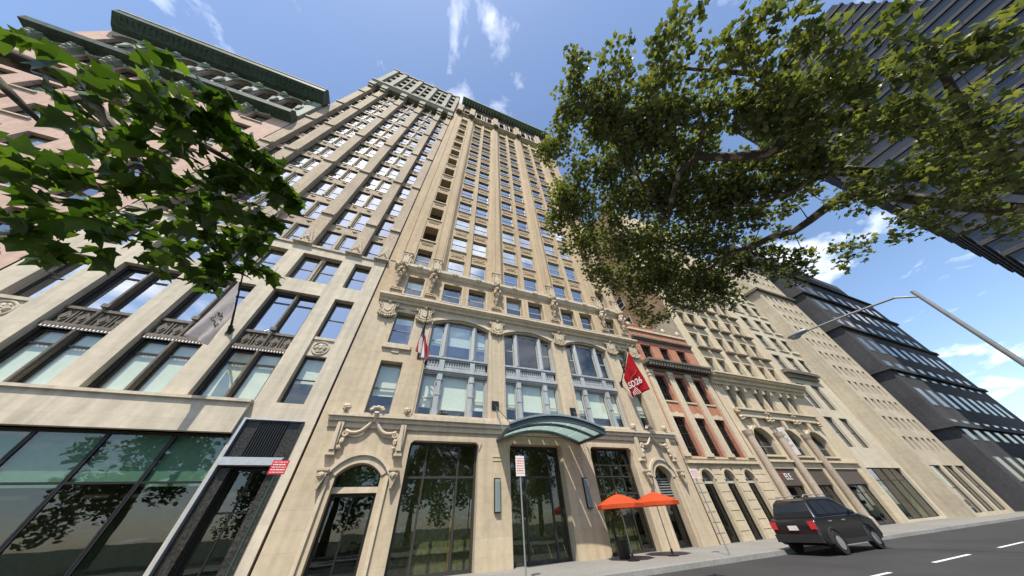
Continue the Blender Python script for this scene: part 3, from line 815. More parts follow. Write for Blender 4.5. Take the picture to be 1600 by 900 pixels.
# shaft of the tower
HEAD = [20.45 + 3.735 * k for k in range(13)]
ops = [(a, b_, h - 2.35, h) for a, b_ in NARROW for h in HEAD]
FRONT = [(c - 2.26, c + 2.24) for c in BC]
ops += [(a, b_, 18.12, 66.9) for a, b_ in FRONT]
part(T, 'shaft_wall', MB().wall(XL, XR, 17.5, 68.0, Y0, 0.42, ops), 'buff')
for c, (a, b_) in zip(BC, FRONT):
    mb = MB()
    for x0, x1 in ((a, c - 1.92), (b_, c + 1.92)):
        pr = [(x0, Y0 - 0.002), (x1, Y0 + 0.34), (x1, Y0 + 0.40), (x0, Y0 + 0.40)]
        mb.prism(pr if x1 > x0 else pr[::-1], 18.12, 66.9, 'xy')
    part(T, 'splay', mb, 'buff')
    wo_ = [(c + p, c + q_, h - 2.4, h) for p, q_ in PAIR for h in HEAD]
    part(T, 'bay_wall', MB().wall(c - 1.92, c + 1.92, 18.0, 67.0, Y0 + 0.30, 0.26, wo_), 'buff')
    part(T, 'mullion_pier', MB().box(c - 0.23, c + 0.23, Y0 + 0.10, Y0 + 0.299, 18.12, 66.4).prism([(c - 0.23, 66.4), (c + 0.23, 66.4), (c, 66.9)], Y0 + 0.10, Y0 + 0.299), 'buff')
    for k, h in enumerate(HEAD):
        for p, q_ in PAIR:
            bl = rblind() if k else None
            window(T, c + p, c + q_, h - 2.36, h, Y0 + 0.46, fmat='sash' if k < 3 else 'sashg', gmat='glassb', blind=bl, bm=rnd.choice(['blind', 'curtain']), fr=0.06)
            part(T, 'sill', MB().box(c + p - 0.04, c + q_ + 0.04, Y0 + 0.16, Y0 + 0.46, h - 2.47, h - 2.37), 'trim')
            if k < 12:
                z = h + 0.62
                part(T, 'spandrel_panel', MB().box(c + p + 0.14, c + q_ - 0.14, Y0 + 0.255, Y0 + 0.298, z - 0.22, z - 0.15)
                     .box(c + p + 0.14, c + q_ - 0.14, Y0 + 0.255, Y0 + 0.298, z + 0.15, z + 0.22).box(c + p + 0.32, c + q_ - 0.32, Y0 + 0.235, Y0 + 0.298, z - 0.07, z + 0.07), 'buff')
            elif False:
                pass
for a, b_ in NARROW:
    for k, h in enumerate(HEAD):
        window(T, a, b_, h - 2.33, h, Y0 + (0.4 if k == 0 else 0.95), fmat='sash' if k == 0 else 'sashd', blind=None, fr=0.06, gmat='glass')
        if k:
            part(T, 'loggia_lining', MB().quad((a, Y0 + 0.42, h - 2.35), (a, Y0 + 0.42, h), (a, Y0 + 0.95, h), (a, Y0 + 0.95, h - 2.35))
                 .quad((b_, Y0 + 0.42, h - 2.35), (b_, Y0 + 0.95, h - 2.35), (b_, Y0 + 0.95, h), (b_, Y0 + 0.42, h))
                 .quad((a, Y0 + 0.42, h), (b_, Y0 + 0.42, h), (b_, Y0 + 0.95, h), (a, Y0 + 0.95, h)), 'buff')
            part(T, 'sill', MB().box(a - 0.1, b_ + 0.1, Y0 - 0.12, Y0 + 0.95, h - 2.47, h - 2.34), 'trim')
            part(T, 'spandrel_panel', MB().box(a + 0.08, b_ - 0.08, Y0 - 0.045, Y0 - 0.002, h - 2.86, h - 2.80).box(a + 0.16, b_ - 0.16, Y0 - 0.045, Y0 - 0.002, h - 3.04, h - 2.98), 'buff')
PIERS = [(-3.86, -2.22), (-0.74, 0.16), (4.88, 5.76), (10.42, 11.32), (15.98, 16.90), (18.34, 19.55)]
GRV = [-3.08, -0.50, 5.26, 10.86, 16.62, 18.9]
for (a, b_), g in zip(PIERS, GRV):
    part(T, 'pilaster', MB().box(a, g - 0.035, Y0 - 0.055, Y0 - 0.001, 18.12, 67.2).box(g + 0.035, b_, Y0 - 0.055, Y0 - 0.001, 18.12, 67.2), 'buff')
# carved grotesque brackets on the piers
def bracket_mesh():
    mb = MB()
    for i, w in enumerate((0.40, 0.34, 0.42)): mb.box(-w, w, -0.14 - 0.05 * (i == 2), 0, 4.02 + i * 0.13, 4.10 + i * 0.13)
    mb.prism([(-0.34, 2.75), (0.34, 2.75), (0.34, 3.6), (0, 4.0), (-0.34, 3.6)], -0.30, 0)
    mb.prism([(-0.24, 2.85), (0.24, 2.85), (0.24, 3.5), (0, 3.8), (-0.24, 3.5)], -0.36, -0.30)
    for sg in (-1, 1):
        mb.blob((sg * 0.30, -0.28, 3.62), (0.11, 0.12, 0.2), 2 + sg); mb.blob((sg * 0.16, -0.30, 3.86), (0.1, 0.1, 0.12), 5 + sg)
        mb.box(sg * 0.34 - 0.05, sg * 0.34 + 0.05, -0.36, 0, 2.6, 3.5)
        mb.blob((sg * 0.33, -0.34, 2.45), (0.13, 0.16, 0.2), 8 + sg, 0.3)
        mb.spiral((sg * 0.30, 1.55), 0.14, 1.3, 0.055, -0.3, flip=-sg)
    mb.blob((0, -0.46, 2.42), (0.22, 0.30, 0.30), 12, 0.2)          # head
    mb.blob((0, -0.72, 2.28), (0.13, 0.16, 0.12), 13, 0.2)          # muzzle
    mb.blob((-0.13, -0.60, 2.56), (0.06, 0.08, 0.09), 14); mb.blob((0.13, -0.60, 2.56), (0.06, 0.08, 0.09), 15)
    mb.blob((0, -0.40, 1.95), (0.32, 0.28, 0.22), 16, 0.25)         # shoulders
    mb.blob((-0.20, -0.42, 1.62), (0.12, 0.22, 0.24), 17, 0.25); mb.blob((0.20, -0.42, 1.62), (0.12, 0.22, 0.24), 18, 0.25)
    mb.blob((0, -0.30, 1.35), (0.22, 0.22, 0.26), 19, 0.25)
    mb.blob((0, -0.20, 0.98), (0.16, 0.16, 0.3), 20, 0.25)
    mb.blob((0, -0.12, 0.6), (0.12, 0.12, 0.16), 21, 0.2)
    mb.box(-0.42, 0.42, -0.10, 0, 0.18, 0.25); mb.box(-0.42, -0.34, -0.10, 0, 0.0, 0.18); mb.box(0.34, 0.42, -0.10, 0, 0.0, 0.18); mb.box(-0.36, 0.36, -0.07, 0, 0.05, 0.12)
    return mb.mesh('carved_bracket', 'carve')
bk = bracket_mesh()
for x in (-2.72, -0.20, 5.30, 10.98, 16.55, 18.95):
    link('carved_bracket', bk, T, (x - rl.x, Y0 - 0.06 - rl.y, 15.05 - rl.z))
def cartouche_mesh():
    mb = MB()
    mb.prism([(-0.34, 0.55), (-0.26, 0.35), (0, 0.26), (0.26, 0.35), (0.34, 0.55), (0.34, 1.05), (0.26, 1.22), (-0.26, 1.22), (-0.34, 1.05)], -0.22, 0)
    mb.prism([(-0.22, 0.6), (0, 0.45), (0.22, 0.6), (0.22, 1.0), (-0.22, 1.0)], -0.27, -0.22)
    for sg in (-1, 1):
        mb.spiral((sg * 0.50, 1.12), 0.17, 1.5, 0.06, -0.18, flip=sg, start=0.5)
        mb.spiral((sg * 0.46, 0.40), 0.15, 1.4, 0.055, -0.18, flip=-sg)
        mb.tube([(sg * 0.44, -0.16, 1.0), (sg * 0.40, -0.2, 0.8), (sg * 0.44, -0.16, 0.55)], [0.05, 0.06, 0.05], 6)
        for k in range(4): mb.blob((sg * (0.12 + 0.13 * k), -0.14, 0.16 + 0.03 * k * k * 0.5), (0.07, 0.12, 0.13), 30 + k * 2 + sg, 0.3)
    mb.blob((0, -0.24, 1.26), (0.14, 0.14, 0.12), 44, 0.25); mb.blob((0, -0.18, 0.08), (0.10, 0.14, 0.12), 45, 0.25)
    return mb.mesh('cartouche', 'carve')
ct = cartouche_mesh()
for x in (-2.73, -0.22, 5.34, 10.95, 16.42, 19.0):
    link('cartouche', ct, T, (x - rl.x, Y0 - 0.006 - rl.y, 12.42 - rl.z))
for x in (-1.9, -1.05, 17.2, 18.0): part(T, 'tablet', MB().box(x - 0.2, x + 0.2, Y0 - 0.1, Y0 - 0.003, 13.42, 13.50), 'trim')
# top of the tower
mb = MB().box(XL + 0.2, XR - 0.05, Y0 - 0.55, Y0 - 0.004, 67.9, 68.15).box(XL + 0.25, XR - 0.1, Y0 - 0.34, Y0 - 0.006, 67.55, 67.9).box(XL + 0.3, XR - 0.15, Y0 - 0.18, Y0 - 0.008, 67.2, 67.55)
part(T, 'upper_cornice', mb, 'carve')
ops = [(a, b_, 69.4, 73.6) for a, b_ in COLS] + [(a, b_, 69.6, 72.6) for a, b_ in NARROW]
mb = MB().wall(XL, XR, 68.0, 77.0, Y0, 0.5, ops)
part(T, 'attic_wall', mb, stone('attic_terracotta', (0.30, 0.21, 0.155), var=0.2, bump=0.3))
for a, b_ in COLS + NARROW: window(T, a, b_, 69.6, 72.6 if (a, b_) in NARROW else 73.6, Y0 + 0.35, fmat='sashd', fr=0.07)
for (a, b_), g in zip(PIERS, GRV):
    c = (a + b_) / 2
    mb = MB().box(c - 0.62, c + 0.62, Y0 - 0.30, Y0 - 0.003, 68.15, 75.2).box(c - 0.5, c + 0.5, Y0 - 0.5, Y0 - 0.3, 68.15, 74.2)
    for k in range(3): mb.prism([(c - 0.5 + k * 0.36, 74.2), (c - 0.22 + k * 0.36, 74.2), (c - 0.36 + k * 0.36, 75.0)], Y0 - 0.5, Y0 - 0.3)
    part(T, 'pier_cap', mb, 'buff')
    mb = MB()
    for k in range(9):
        aa = 2 * math.pi * k / 9
        mb.blob((c + 0.42 * math.cos(aa), Y0 - 0.62, 67.7 + 0.48 * math.sin(aa)), (0.2, 0.24, 0.22), 60 + k, 0.3)
    mb.blob((c, Y0 - 0.66, 67.7), (0.26, 0.3, 0.28), 71, 0.2)
    part(T, 'carved_roundel', mb, stone('dark_carving', (0.12, 0.095, 0.07), var=0.4, scale=8, bump=0.4) if c < -2 else bpy.data.materials['dark_carving'])  # roundels coloured darker than the other carving
for c in BC:
    for x in (c - 1.95, c - 0.65, c + 0.65, c + 1.95):
        part(T, 'colonnette', MB().lathe([(0.15, 68.2), (0.13, 68.6), (0.10, 69.4), (0.11, 71.8), (0.17, 72.2), (0.16, 72.6)], (x, Y0 - 0.3, 0), 8), stone('white_terracotta', (0.60, 0.58, 0.52), bump=0.1) if (c == BC[0] and x < c - 1) else bpy.data.materials['white_terracotta'])
    part(T, 'attic_rail', MB().box(c - 2.1, c + 2.1, Y0 - 0.3, Y0 - 0.02, 69.0, 69.3), 'iron')
o = part(T, 'copper_cornice', MB().prism([(Y0 - 1.65, 77.0), (Y0 - 1.62, 77.75), (Y0 - 1.3, 78.0), (Y0 - 0.01, 78.0), (Y0 - 0.01, 76.6), (Y0 - 0.5, 76.7)], XL + 0.75, XR + 0.25, 'yz'), 'copperg')
mdl = cached('mod', lambda: MB().prism([(-0.95, 0.35), (-0.95, 0.12), (-0.2, -0.35), (0, -0.35), (0, 0.35)], -0.12, 0.12, 'yz').mesh('modillion', 'copperg'))
for k in range(34):
    link('modillion', mdl, o, (XL + 1.0 + k * 0.69 - rl.x, Y0 - 0.3 - rl.y, 76.4 - rl.z))
ant = MB()
for k in range(58): ant.blob((XL + 1.0 + k * 0.4, Y0 - 1.5, 77.95), (0.15, 0.1, 0.2), k)
part(T, 'cresting', ant, 'copperg')
part(T, 'attic_frieze', MB().box(XL + 0.5, XR - 0.1, Y0 - 0.16, Y0 - 0.004, 75.3, 76.3), stone('dark_frieze', (0.12, 0.10, 0.08), var=0.4, scale=5, bump=0.3))  # frieze band coloured darker than the attic wall

# ================================================================== left tower
G = thing('office_tower', 'grey stone tower at left with speckled piers and paired windows over a dark shop', 'building', (-11.6, Y0, 0.15))
GL, GR = -19.33, -4.06
body(G, GL, GR, Y0, 42, 81.0, 'gran', inner=2.3)
WB = [(-9.45, -6.93), (-12.90, -10.38), (-16.35, -13.83)]
NB = [(-6.06, -4.90), (-18.42, -17.28)]
ops = [(a, b_, 14.36, 16.88) for a, b_ in WB + NB]
ops += [(a, b_, 6.53, 13.30) for a, b_ in WB]
for a, b_ in NB: ops += [(a, b_, 6.55, 13.28)]
ops += [(-6.80, -4.55, 0.15, 5.72), (-19.0, -6.95, 0.15, 5.15)]
part(G, 'wall', MB().wall(GL, GR, 0.15, 17.6, Y0, 0.55, ops), 'gray')
part(G, 'joint', MB().box(GR + 0.001, GR + 0.108, Y0 + 0.12, Y0 + 1, 5.9, 64), 'black')
for a, b_ in WB:
    c = (a + b_) / 2
    part(G, 'mullion', MB().box(c - 0.15, c + 0.15, Y0 + 0.28, Y0 + 0.5, 14.38, 16.86).lathe([(0.09, 14.5), (0.07, 15.0), (0.07, 16.2), (0.11, 16.5)], (c, Y0 + 0.22, 0), 8), 'granl')
    for s0, s1 in ((a, c - 0.15), (c + 0.15, b_)):
        window(G, s0 + 0.01, s1 - 0.01, 14.40, 16.86, Y0 + 0.40, fmat='sashd', gmat='glassb', fr=0.09)
    # tall two-storey bronze window
    part(G, 'bronze_mullion', MB().box(c - 0.10, c + 0.10, Y0 + 0.26, Y0 + 0.5, 6.55, 13.28).tube([(c, Y0 + 0.22, 6.6), (c, Y0 + 0.22, 13.2)], 0.07, 8).box(c - 0.14, c + 0.14, Y0 + 0.10, Y0 + 0.26, 10.45, 10.65), 'bronzel')
    part(G, 'bronze_frame', MB().box(a + 0.004, a + 0.14, Y0 + 0.3, Y0 + 0.52, 6.55, 13.28).box(b_ - 0.14, b_ - 0.004, Y0 + 0.3, Y0 + 0.52, 6.55, 13.28).box(a + 0.14, b_ - 0.14, Y0 + 0.3, Y0 + 0.52, 13.10, 13.285), 'bronze')
    mb = MB().box(a + 0.01, b_ - 0.01, Y0 + 0.22, Y0 + 0.5, 10.22, 10.36).box(a + 0.01, b_ - 0.01, Y0 + 0.34, Y0 + 0.5, 9.42, 10.22).box(a + 0.01, b_ - 0.01, Y0 + 0.16, Y0 + 0.5, 9.26, 9.42)
    sp_ = part(G, 'bronze_spandrel', mb, 'bronzel')
    for k in range(4):
        x = a + 0.32 + k * 0.62 + (0.06 if k > 1 else 0)
        part(sp_, 'diamond_panel', MB().box(x - 0.27, x - 0.22, Y0 + 0.27, Y0 + 0.34, 9.46, 10.18).box(x + 0.22, x + 0.27, Y0 + 0.27, Y0 + 0.34, 9.46, 10.18)
             .prism([(x - 0.2, 9.82), (x, 9.52), (x + 0.2, 9.82), (x, 10.12)], Y0 + 0.28, Y0 + 0.34).prism([(x - 0.1, 9.82), (x, 9.67), (x + 0.1, 9.82), (x, 9.97)], Y0 + 0.24, Y0 + 0.28), 'bronzel')
    mb = MB()
    for k in range(18): mb.box(a + 0.1 + k * 0.131, a + 0.165 + k * 0.131, Y0 + 0.17, Y0 + 0.26, 9.16, 9.255)
    part(sp_, 'dentil_row', mb, 'whitep')['kind'] = 'stuff'
    for s0, s1 in ((a + 0.14, c - 0.10), (c + 0.10, b_ - 0.14)):
        window(G, s0, s1, 10.38, 13.10, Y0 + 0.42, rails=(0.80,), fmat='bronze', gmat='glassb', fr=0.07, bar=0.10, blind=rnd.choice([None, None, 0.1]))
        window(G, s0, s1, 6.56, 9.12, Y0 + 0.42, rails=(0.76,), fmat='bronze', gmat='glassl', fr=0.07, bar=0.09, blind=0.97)
for a, b_ in NB:
    window(G, a + 0.01, b_ - 0.01, 14.40, 16.86, Y0 + 0.40, fmat='sashd', gmat='glassb', fr=0.09)
    window(G, a + 0.01, b_ - 0.01, 10.40, 13.26, Y0 + 0.40, fmat='sashd', gmat='glassb', fr=0.10)
    window(G, a + 0.01, b_ - 0.01, 6.58, 9.20, Y0 + 0.40, fmat='sashd', gmat='glassl', fr=0.10, blind=0.55)
    c = (a + b_) / 2
    mb = MB().box(a + 0.003, b_ - 0.003, Y0 + 0.16, Y0 + 0.5, 9.21, 10.22)
    mb.box(a + 0.002, b_ - 0.002, Y0 + 0.08, Y0 + 0.5, 10.22, 10.39)
    pts = [(c + 0.40 * math.cos(2 * math.pi * k / 20), Y0 + 0.14, 9.72 + 0.40 * math.sin(2 * math.pi * k / 20)) for k in range(21)]
    mb.tube(pts, 0.045, 6)
    for k in range(6): mb.blob((c + 0.2 * math.cos(k * 1.05), Y0 + 0.14, 9.72 + 0.2 * math.sin(k * 1.05)), (0.12, 0.08, 0.12), k, 0.3)
    mb.blob((c, Y0 + 0.12, 9.72), (0.12, 0.1, 0.12), 9)
    part(G, 'medallion', mb, 'gray')
# ground floor: dark portal and shop window
part(G, 'portal_frame', MB().box(-6.86, -6.76, Y0 - 0.10, Y0 + 0.3, 0.15, 5.80).box(-6.76, -4.50, Y0 - 0.10, Y0 + 0.3, 5.73, 5.78), 'silver')
part(G, 'portal_jamb', MB().box(-4.59, -4.48, Y0 - 0.06, Y0 + 0.3, 0.15, 5.72), 'dkgran')
mb = MB()
for k in range(12): mb.tube([(-6.2 + k * 0.095, Y0 + 0.02, 4.3), (-6.2 + k * 0.095, Y0 + 0.02, 5.70)], 0.04, 6)
part(G, 'fluted_panel', mb, 'black')
part(G, 'portal_granite', MB().box(-6.75, -4.59, Y0 + 0.06, Y0 + 0.3, 4.28, 5.71).box(-6.75, -6.35, Y0 + 0.1, Y0 + 0.5, 0.15, 3.9).box(-5.0, -4.59, Y0 + 0.1, Y0 + 0.5, 0.15, 3.9), 'dkgran')
part(G, 'steel_band', MB().box(-6.74, -4.60, Y0 - 0.16, Y0 + 0.2, 3.98, 4.26), 'silver')
window(G, -6.34, -5.01, 0.17, 3.96, Y0 + 0.6, cols=(0.5,), rails=(0.62,), fmat='black', gmat='glassd', fr=0.08, name='entrance_door')
part(G, 'fascia', MB().box(-19.0, -6.95, Y0 - 0.22, Y0 + 0.3, 5.15, 6.40).box(-19.05, -6.90, Y0 - 0.34, Y0 + 0.3, 6.40, 6.52), 'gray')
for k in range(6):
    x0 = -19.0 + k * 2.008
    window(G, x0 + 0.01, x0 + 2.0, 0.3, 5.13, Y0 + 0.30, rails=(0.66,), fmat='black', gmat='glassd', fr=0.06, bar=0.07, blind=0.36 if k % 2 else 0.34, bm='teal', name='shop_window')
# ledge
part(G, 'ledge', MB().box(GL, GR - 0.02, Y0 - 0.10, Y0 + 0.5, 17.60, 17.78), 'granl')
# shaft
PX = [(-19.33, -18.42), (-17.28, -16.35), (-13.83, -12.90), (-10.38, -9.45), (-6.93, -6.06), (-4.90, -4.06)]
FH = 3.62
def pier_part(a, b_):
    part(G, 'pier', MB().box(a, b_, Y0, Y0 + 0.60, 17.78, 64.0), 'gran')
    part(G, 'pier_lining', MB().box(a + 0.002, b_ - 0.002, Y0 + 0.601, Y0 + 0.95, 17.78, 64.0), 'bronze')  # dark bronze jamb, colour also carries the shade of the deep window reveal
    mb = MB()
    for z in (21.9, 30.75, 39.6, 48.45, 57.3):
        mb.box(a - 0.02, b_ + 0.02, Y0 - 0.16, Y0 + 0.3, z, z + 0.34)
    part(G, 'pier_ledge', mb, 'granl')
    if a < -18.5: return
    c = (a + b_) / 2
    tr_ = MB().prism([(a - 0.05, 17.85), (b_ + 0.05, 17.85), (c, 19.45)], Y0 - 0.12, Y0 - 0.003)
    tr_.prism([(a + 0.2, 17.98), (b_ - 0.2, 17.98), (c, 19.0)], Y0 - 0.18, Y0 - 0.12)
    for k in range(5): tr_.blob((c + (k - 2) * 0.12, Y0 - 0.16, 18.1 + 0.25 * (2 - abs(k - 2)) * 0.8), (0.09, 0.09, 0.11), k, 0.3)
    tr_.box(a - 0.12, b_ + 0.12, Y0 - 0.3, Y0 - 0.003, 17.72, 17.86)
    part(G, 'pier_pendant', tr_, 'granl')
for a, b_ in PX: pier_part(a, b_)
YR = Y0 + 0.5
for a, b_ in WB + NB:
    wide = (b_ - a) > 2
    c = (a + b_) / 2
    for k in range(13):
        z0 = 17.78 + FH * k; z1 = 20.50 + FH * k
        # window zone
        if wide:
            for s0, s1 in ((a, c - 0.17), (c + 0.17, b_)):
                window(G, s0 + 0.02, s1 - 0.02, z0 + 0.10, z1 - 0.06, YR + 0.12, rails=(0.45,), fmat='sashd', gmat='glassb', fr=0.085, blind=rblind(), tilt=0.14)
            part(G, 'mullion', MB().box(c - 0.15, c + 0.15, YR + 0.02, YR + 0.3, z0 + 0.1, z1).lathe([(0.12, z0 + 0.15), (0.09, z0 + 0.4), (0.085, z1 - 0.5), (0.13, z1 - 0.2), (0.14, z1 - 0.06)], (c, YR - 0.02, 0), 8), 'granl')
        else:
            window(G, a + 0.02, b_ - 0.02, z0 + 0.10, z1 - 0.06, YR + 0.12, rails=(0.45,), fmat='sashd', gmat='glassb', fr=0.085, blind=rblind(), tilt=0.14)
        part(G, 'sill', MB().box(a + 0.003, b_ - 0.003, YR - 0.05, YR + 0.3, z0 + 0.001, z0 + 0.10), 'bronze')
        mb = MB().box(a + 0.002, b_ - 0.002, YR, YR + 0.4, z1, z0 + FH)
        for x in ([c - 0.62, c + 0.62] if wide else [c]):
            mb.blob((x, YR, z1 + 0.52), (0.17, 0.10, 0.07), k, 0.2); mb.box(x - 0.2, x + 0.2, YR - 0.05, YR, z1 + 0.56, z1 + 0.62)
        part(G, 'spandrel', mb, 'gran')
# crown of the left tower
mb = MB().box(GL - 0.1, GR - 0.02, Y0 - 0.75, Y0 + 0.6, 64.75, 65.3)
mb.prism([(Y0 - 0.7, 64.75), (Y0 - 0.2, 64.0), (Y0 + 0.6, 64.0), (Y0 + 0.6, 64.75)], GL, GR - 0.03, 'yz')
part(G, 'crown_ledge', mb, 'crown')
for a, b_ in PX:
    part(G, 'crown_pier', MB().box(a + 0.05, b_ - 0.05, Y0 - 0.35, Y0 + 0.6, 65.3, 80.2).box(a - 0.02, b_ + 0.02, Y0 - 0.5, Y0 + 0.2, 80.2, 80.9), 'crown')
    part(G, 'crown_corbel', MB().box(a - 0.05, b_ + 0.05, Y0 - 0.5, Y0 + 0.1, 62.4, 64.1).box(a + 0.05, b_ - 0.05, Y0 - 0.3, Y0 + 0.1, 61.6, 62.4), 'crown')
for a, b_ in WB + NB:
    wide = (b_ - a) > 2; c = (a + b_) / 2
    wo_ = []
    for k in range(4):
        z0 = 66.0 + 3.45 * k
        for s0, s1 in (((a + 0.1, c - 0.2), (c + 0.2, b_ - 0.1)) if wide else ((a + 0.1, b_ - 0.1),)):
            wo_.append((s0, s1, z0, z0 + 2.2))
            window(G, s0, s1, z0, z0 + 2.2, Y0 + 0.3, fmat='sashd', gmat='glass', fr=0.07)
    part(G, 'crown_wall', MB().wall(a - 0.02, b_ + 0.02, 65.3, 80.2, Y0 + 0.0, 0.3, wo_), stone('crown_grey_green', (0.24, 0.235, 0.20), var=0.2, bump=0.3) if (a, b_) == WB[0] else bpy.data.materials['crown_grey_green'])
    if wide: part(G, 'crown_mullion', MB().box(c - 0.13, c + 0.13, Y0 - 0.16, Y0 - 0.002, 65.3, 79.8), 'crown')
part(G, 'parapet', MB().box(GL, GR - 0.03, Y0 - 0.2, Y0 + 0.3, 80.9, 81.6), 'crown')

# ================================================================== pink building with copper cornice
K = thing('apartment_building', 'pink brick building at upper left with two deep green copper cornices above its windows', 'building', (-29, Y0, 0.15))
KL, KR = -40.0, -19.42
body(K, KL, KR, Y0, 40, 46.0, 'maroon', inner=2.0)
kc = [-21.85 - 2.62 * i for i in range(7)]
kr = [34.6 - 3.45 * j for j in range(10)]
ops = [(x - 0.75, x + 0.75, z - 0.35, z + 1.75) for x in kc for z in kr] + [(x - 0.85, x + 0.85, 39.0, 43.4) for x in kc]
mb = MB().wall(KL, KR, 0.15, 45.0, Y0, 0.45, ops)
for x in kc: mb.archfill(x - 0.85, x + 0.85, 42.6, 43.4, Y0, 0.45, rise=0.8)
part(K, 'wall', mb, 'pink')
for x in kc:
    for j, z in enumerate(kr):
        window(K, x - 0.75, x + 0.75, z - 0.33, z + 1.75, Y0 + 0.3, fmat='sashd', fr=0.07, blind=rblind())
        part(K, 'sill', MB().box(x - 0.9, x + 0.9, Y0 - 0.14, Y0 + 0.3, z - 0.47, z - 0.34), 'trim')
    window(K, x - 0.85, x + 0.85, 39.0, 43.38, Y0 + 0.3, fmat='copper', fr=0.1, rails=(0.3, 0.65))
    part(K, 'arch_moulding', MB().archband(x - 0.85, x + 0.85, 42.6, 0.8, 0.28, Y0 - 0.22, Y0 + 0.02), 'copperp')
    mb = MB()
    for k in range(8): mb.blob((x - 0.6 + 0.17 * k, Y0 - 0.25, 36.2 - 0.35 * math.sin(k / 7 * math.pi)), (0.13, 0.16, 0.13), k, 0.3)
    mb.box(x - 1.55, x - 1.07, Y0 - 0.5, Y0 - 0.003, 35.2, 36.7)
    mb.blob((x - 1.31, Y0 - 0.5, 35.9), (0.26, 0.3, 0.5), 5, 0.3)
    part(K, 'garland', mb, 'copperp')
    mb = MB().box(x + 0.98, x + 1.66, Y0 - 0.18, Y0 - 0.003, 38.4, 43.6).blob((x + 1.31, Y0 - 0.3, 43.2), (0.4, 0.3, 0.4), 3, 0.3).blob((x + 1.31, Y0 - 0.3, 40.8), (0.3, 0.22, 0.9), 4, 0.3)
    part(K, 'frieze_ornament', mb, 'copperp')
    part(K, 'frieze_panel', MB().box(x - 0.85, x + 0.85, Y0 - 0.10, Y0 - 0.004, 38.0, 38.85), 'whitep')
part(K, 'frieze_ornament', MB().box(-20.45, -19.5, Y0 - 0.3, Y0 - 0.003, 38.4, 44.4), 'copperp')
part(K, 'copper_cornice', MB().prism([(Y0 - 1.12, 36.85), (Y0 - 1.18, 37.5), (Y0 - 0.9, 38.0), (Y0 - 0.003, 38.0), (Y0 - 0.003, 36.5), (Y0 - 0.45, 36.75)], KL, KR - 0.02, 'yz'), 'copper')
o = part(K, 'copper_cornice', MB().prism([(Y0 - 1.7, 45.4), (Y0 - 1.75, 46.4), (Y0 - 1.5, 46.7), (Y0 - 0.003, 46.7), (Y0 - 0.003, 44.3), (Y0 - 0.55, 44.5)], KL, KR - 0.02, 'yz'), 'copper')
rk = wpos(o)
mdk = cached('modk', lambda: MB().prism([(-0.95, 0.2), (-0.95, 0.0), (-0.2, -0.5), (0, -0.5), (0, 0.2)], -0.1, 0.1, 'yz').mesh('modillion', 'copper'))
for i in range(40): link('modillion', mdk, o, (KR - 0.4 - i * 0.5 - rk.x, Y0 - 0.55 - rk.y, 45.15 - rk.z))
part(K, 'gutter', MB().box(KL, KR - 0.03, Y0 - 1.80, Y0 - 1.753, 46.1, 46.25), 'creamtrim')

# ================================================================== red brick house
H = thing('row_house', 'narrow red brick house with cream pilasters and three arched doorways', 'house', (23.8, Y0, 0.15))
HL, HR = 19.70, 27.92
body(H, HL, HR, Y0, 30, 16.2, 'red', inner=1.4)
HW = [(20.52, 21.86), (22.98, 24.20), (25.34, 26.62)]
ops = [(a, b_, 4.78, 7.55) for a, b_ in HW] + [(a, b_, 8.82, 11.16) for a, b_ in HW] + [(a, b_, 12.74, 14.34) for a, b_ in HW]
AR = [(20.62, 21.84), (22.98, 24.12), (25.26, 26.38)]
part(H, 'brick_wall', MB().wall(HL, HR, 4.6, 16.2, Y0, 0.4, ops), 'red')
ops = [(a, b_, 0.15, 3.96) for a, b_ in AR]
mb = MB().wall(HL, HR, 0.15, 4.6, Y0 - 0.05, 0.45, ops)
for a, b_ in AR: mb.archfill(a, b_, 3.36, 3.96, Y0 - 0.05, 0.45, rise=0.6)
part(H, 'ground_floor_wall', mb, 'cream')
for k in range(8):
    z = 0.6 + k * 0.5
    for s0, s1 in ((HL + 0.05, AR[0][0] - 0.12), (AR[0][1] + 0.12, AR[1][0] - 0.12), (AR[1][1] + 0.12, AR[2][0] - 0.12), (AR[2][1] + 0.12, HR - 0.05)):
        part(H, 'rusticated_block', MB().box(s0, s1, Y0 - 0.10, Y0 - 0.052, z - 0.44, z + 0.02), 'cream')
for a, b_ in AR:
    c = (a + b_) / 2
    part(H, 'arch_moulding', MB().archband(a, b_, 3.36, 0.6, 0.16, Y0 - 0.12, Y0 - 0.052), 'creamtrim')
    window(H, a + 0.01, b_ - 0.01, 0.17, 3.12, Y0 + 0.2, cols=(0.5,), rails=(0.86,), fmat='black', gmat='glassd', fr=0.09, name='door')
    fan = MB()
    for k in range(7):
        t_ = math.pi * (k + 1) / 8
        fan.tube([(c, Y0 + 0.22, 3.3), (c + 0.5 * math.cos(t_), Y0 + 0.22, 3.3 + 0.52 * math.sin(t_))], 0.014, 5)
    fan.box(a + 0.01, b_ - 0.01, Y0 + 0.18, Y0 + 0.28, 3.14, 3.28)
    fo = part(H, 'fanlight', fan, 'sash')
    part(fo, 'pane', MB().box(a + 0.01, b_ - 0.01, Y0 + 0.24, Y0 + 0.25, 3.28, 3.95), 'glassd')
part(H, 'string_course', MB().box(HL + 0.02, HR - 0.1, Y0 - 0.28, Y0 - 0.052, 4.30, 4.46).box(HL + 0.02, HR - 0.1, Y0 - 0.12, Y0 - 0.003, 4.602, 4.72), 'creamtrim')
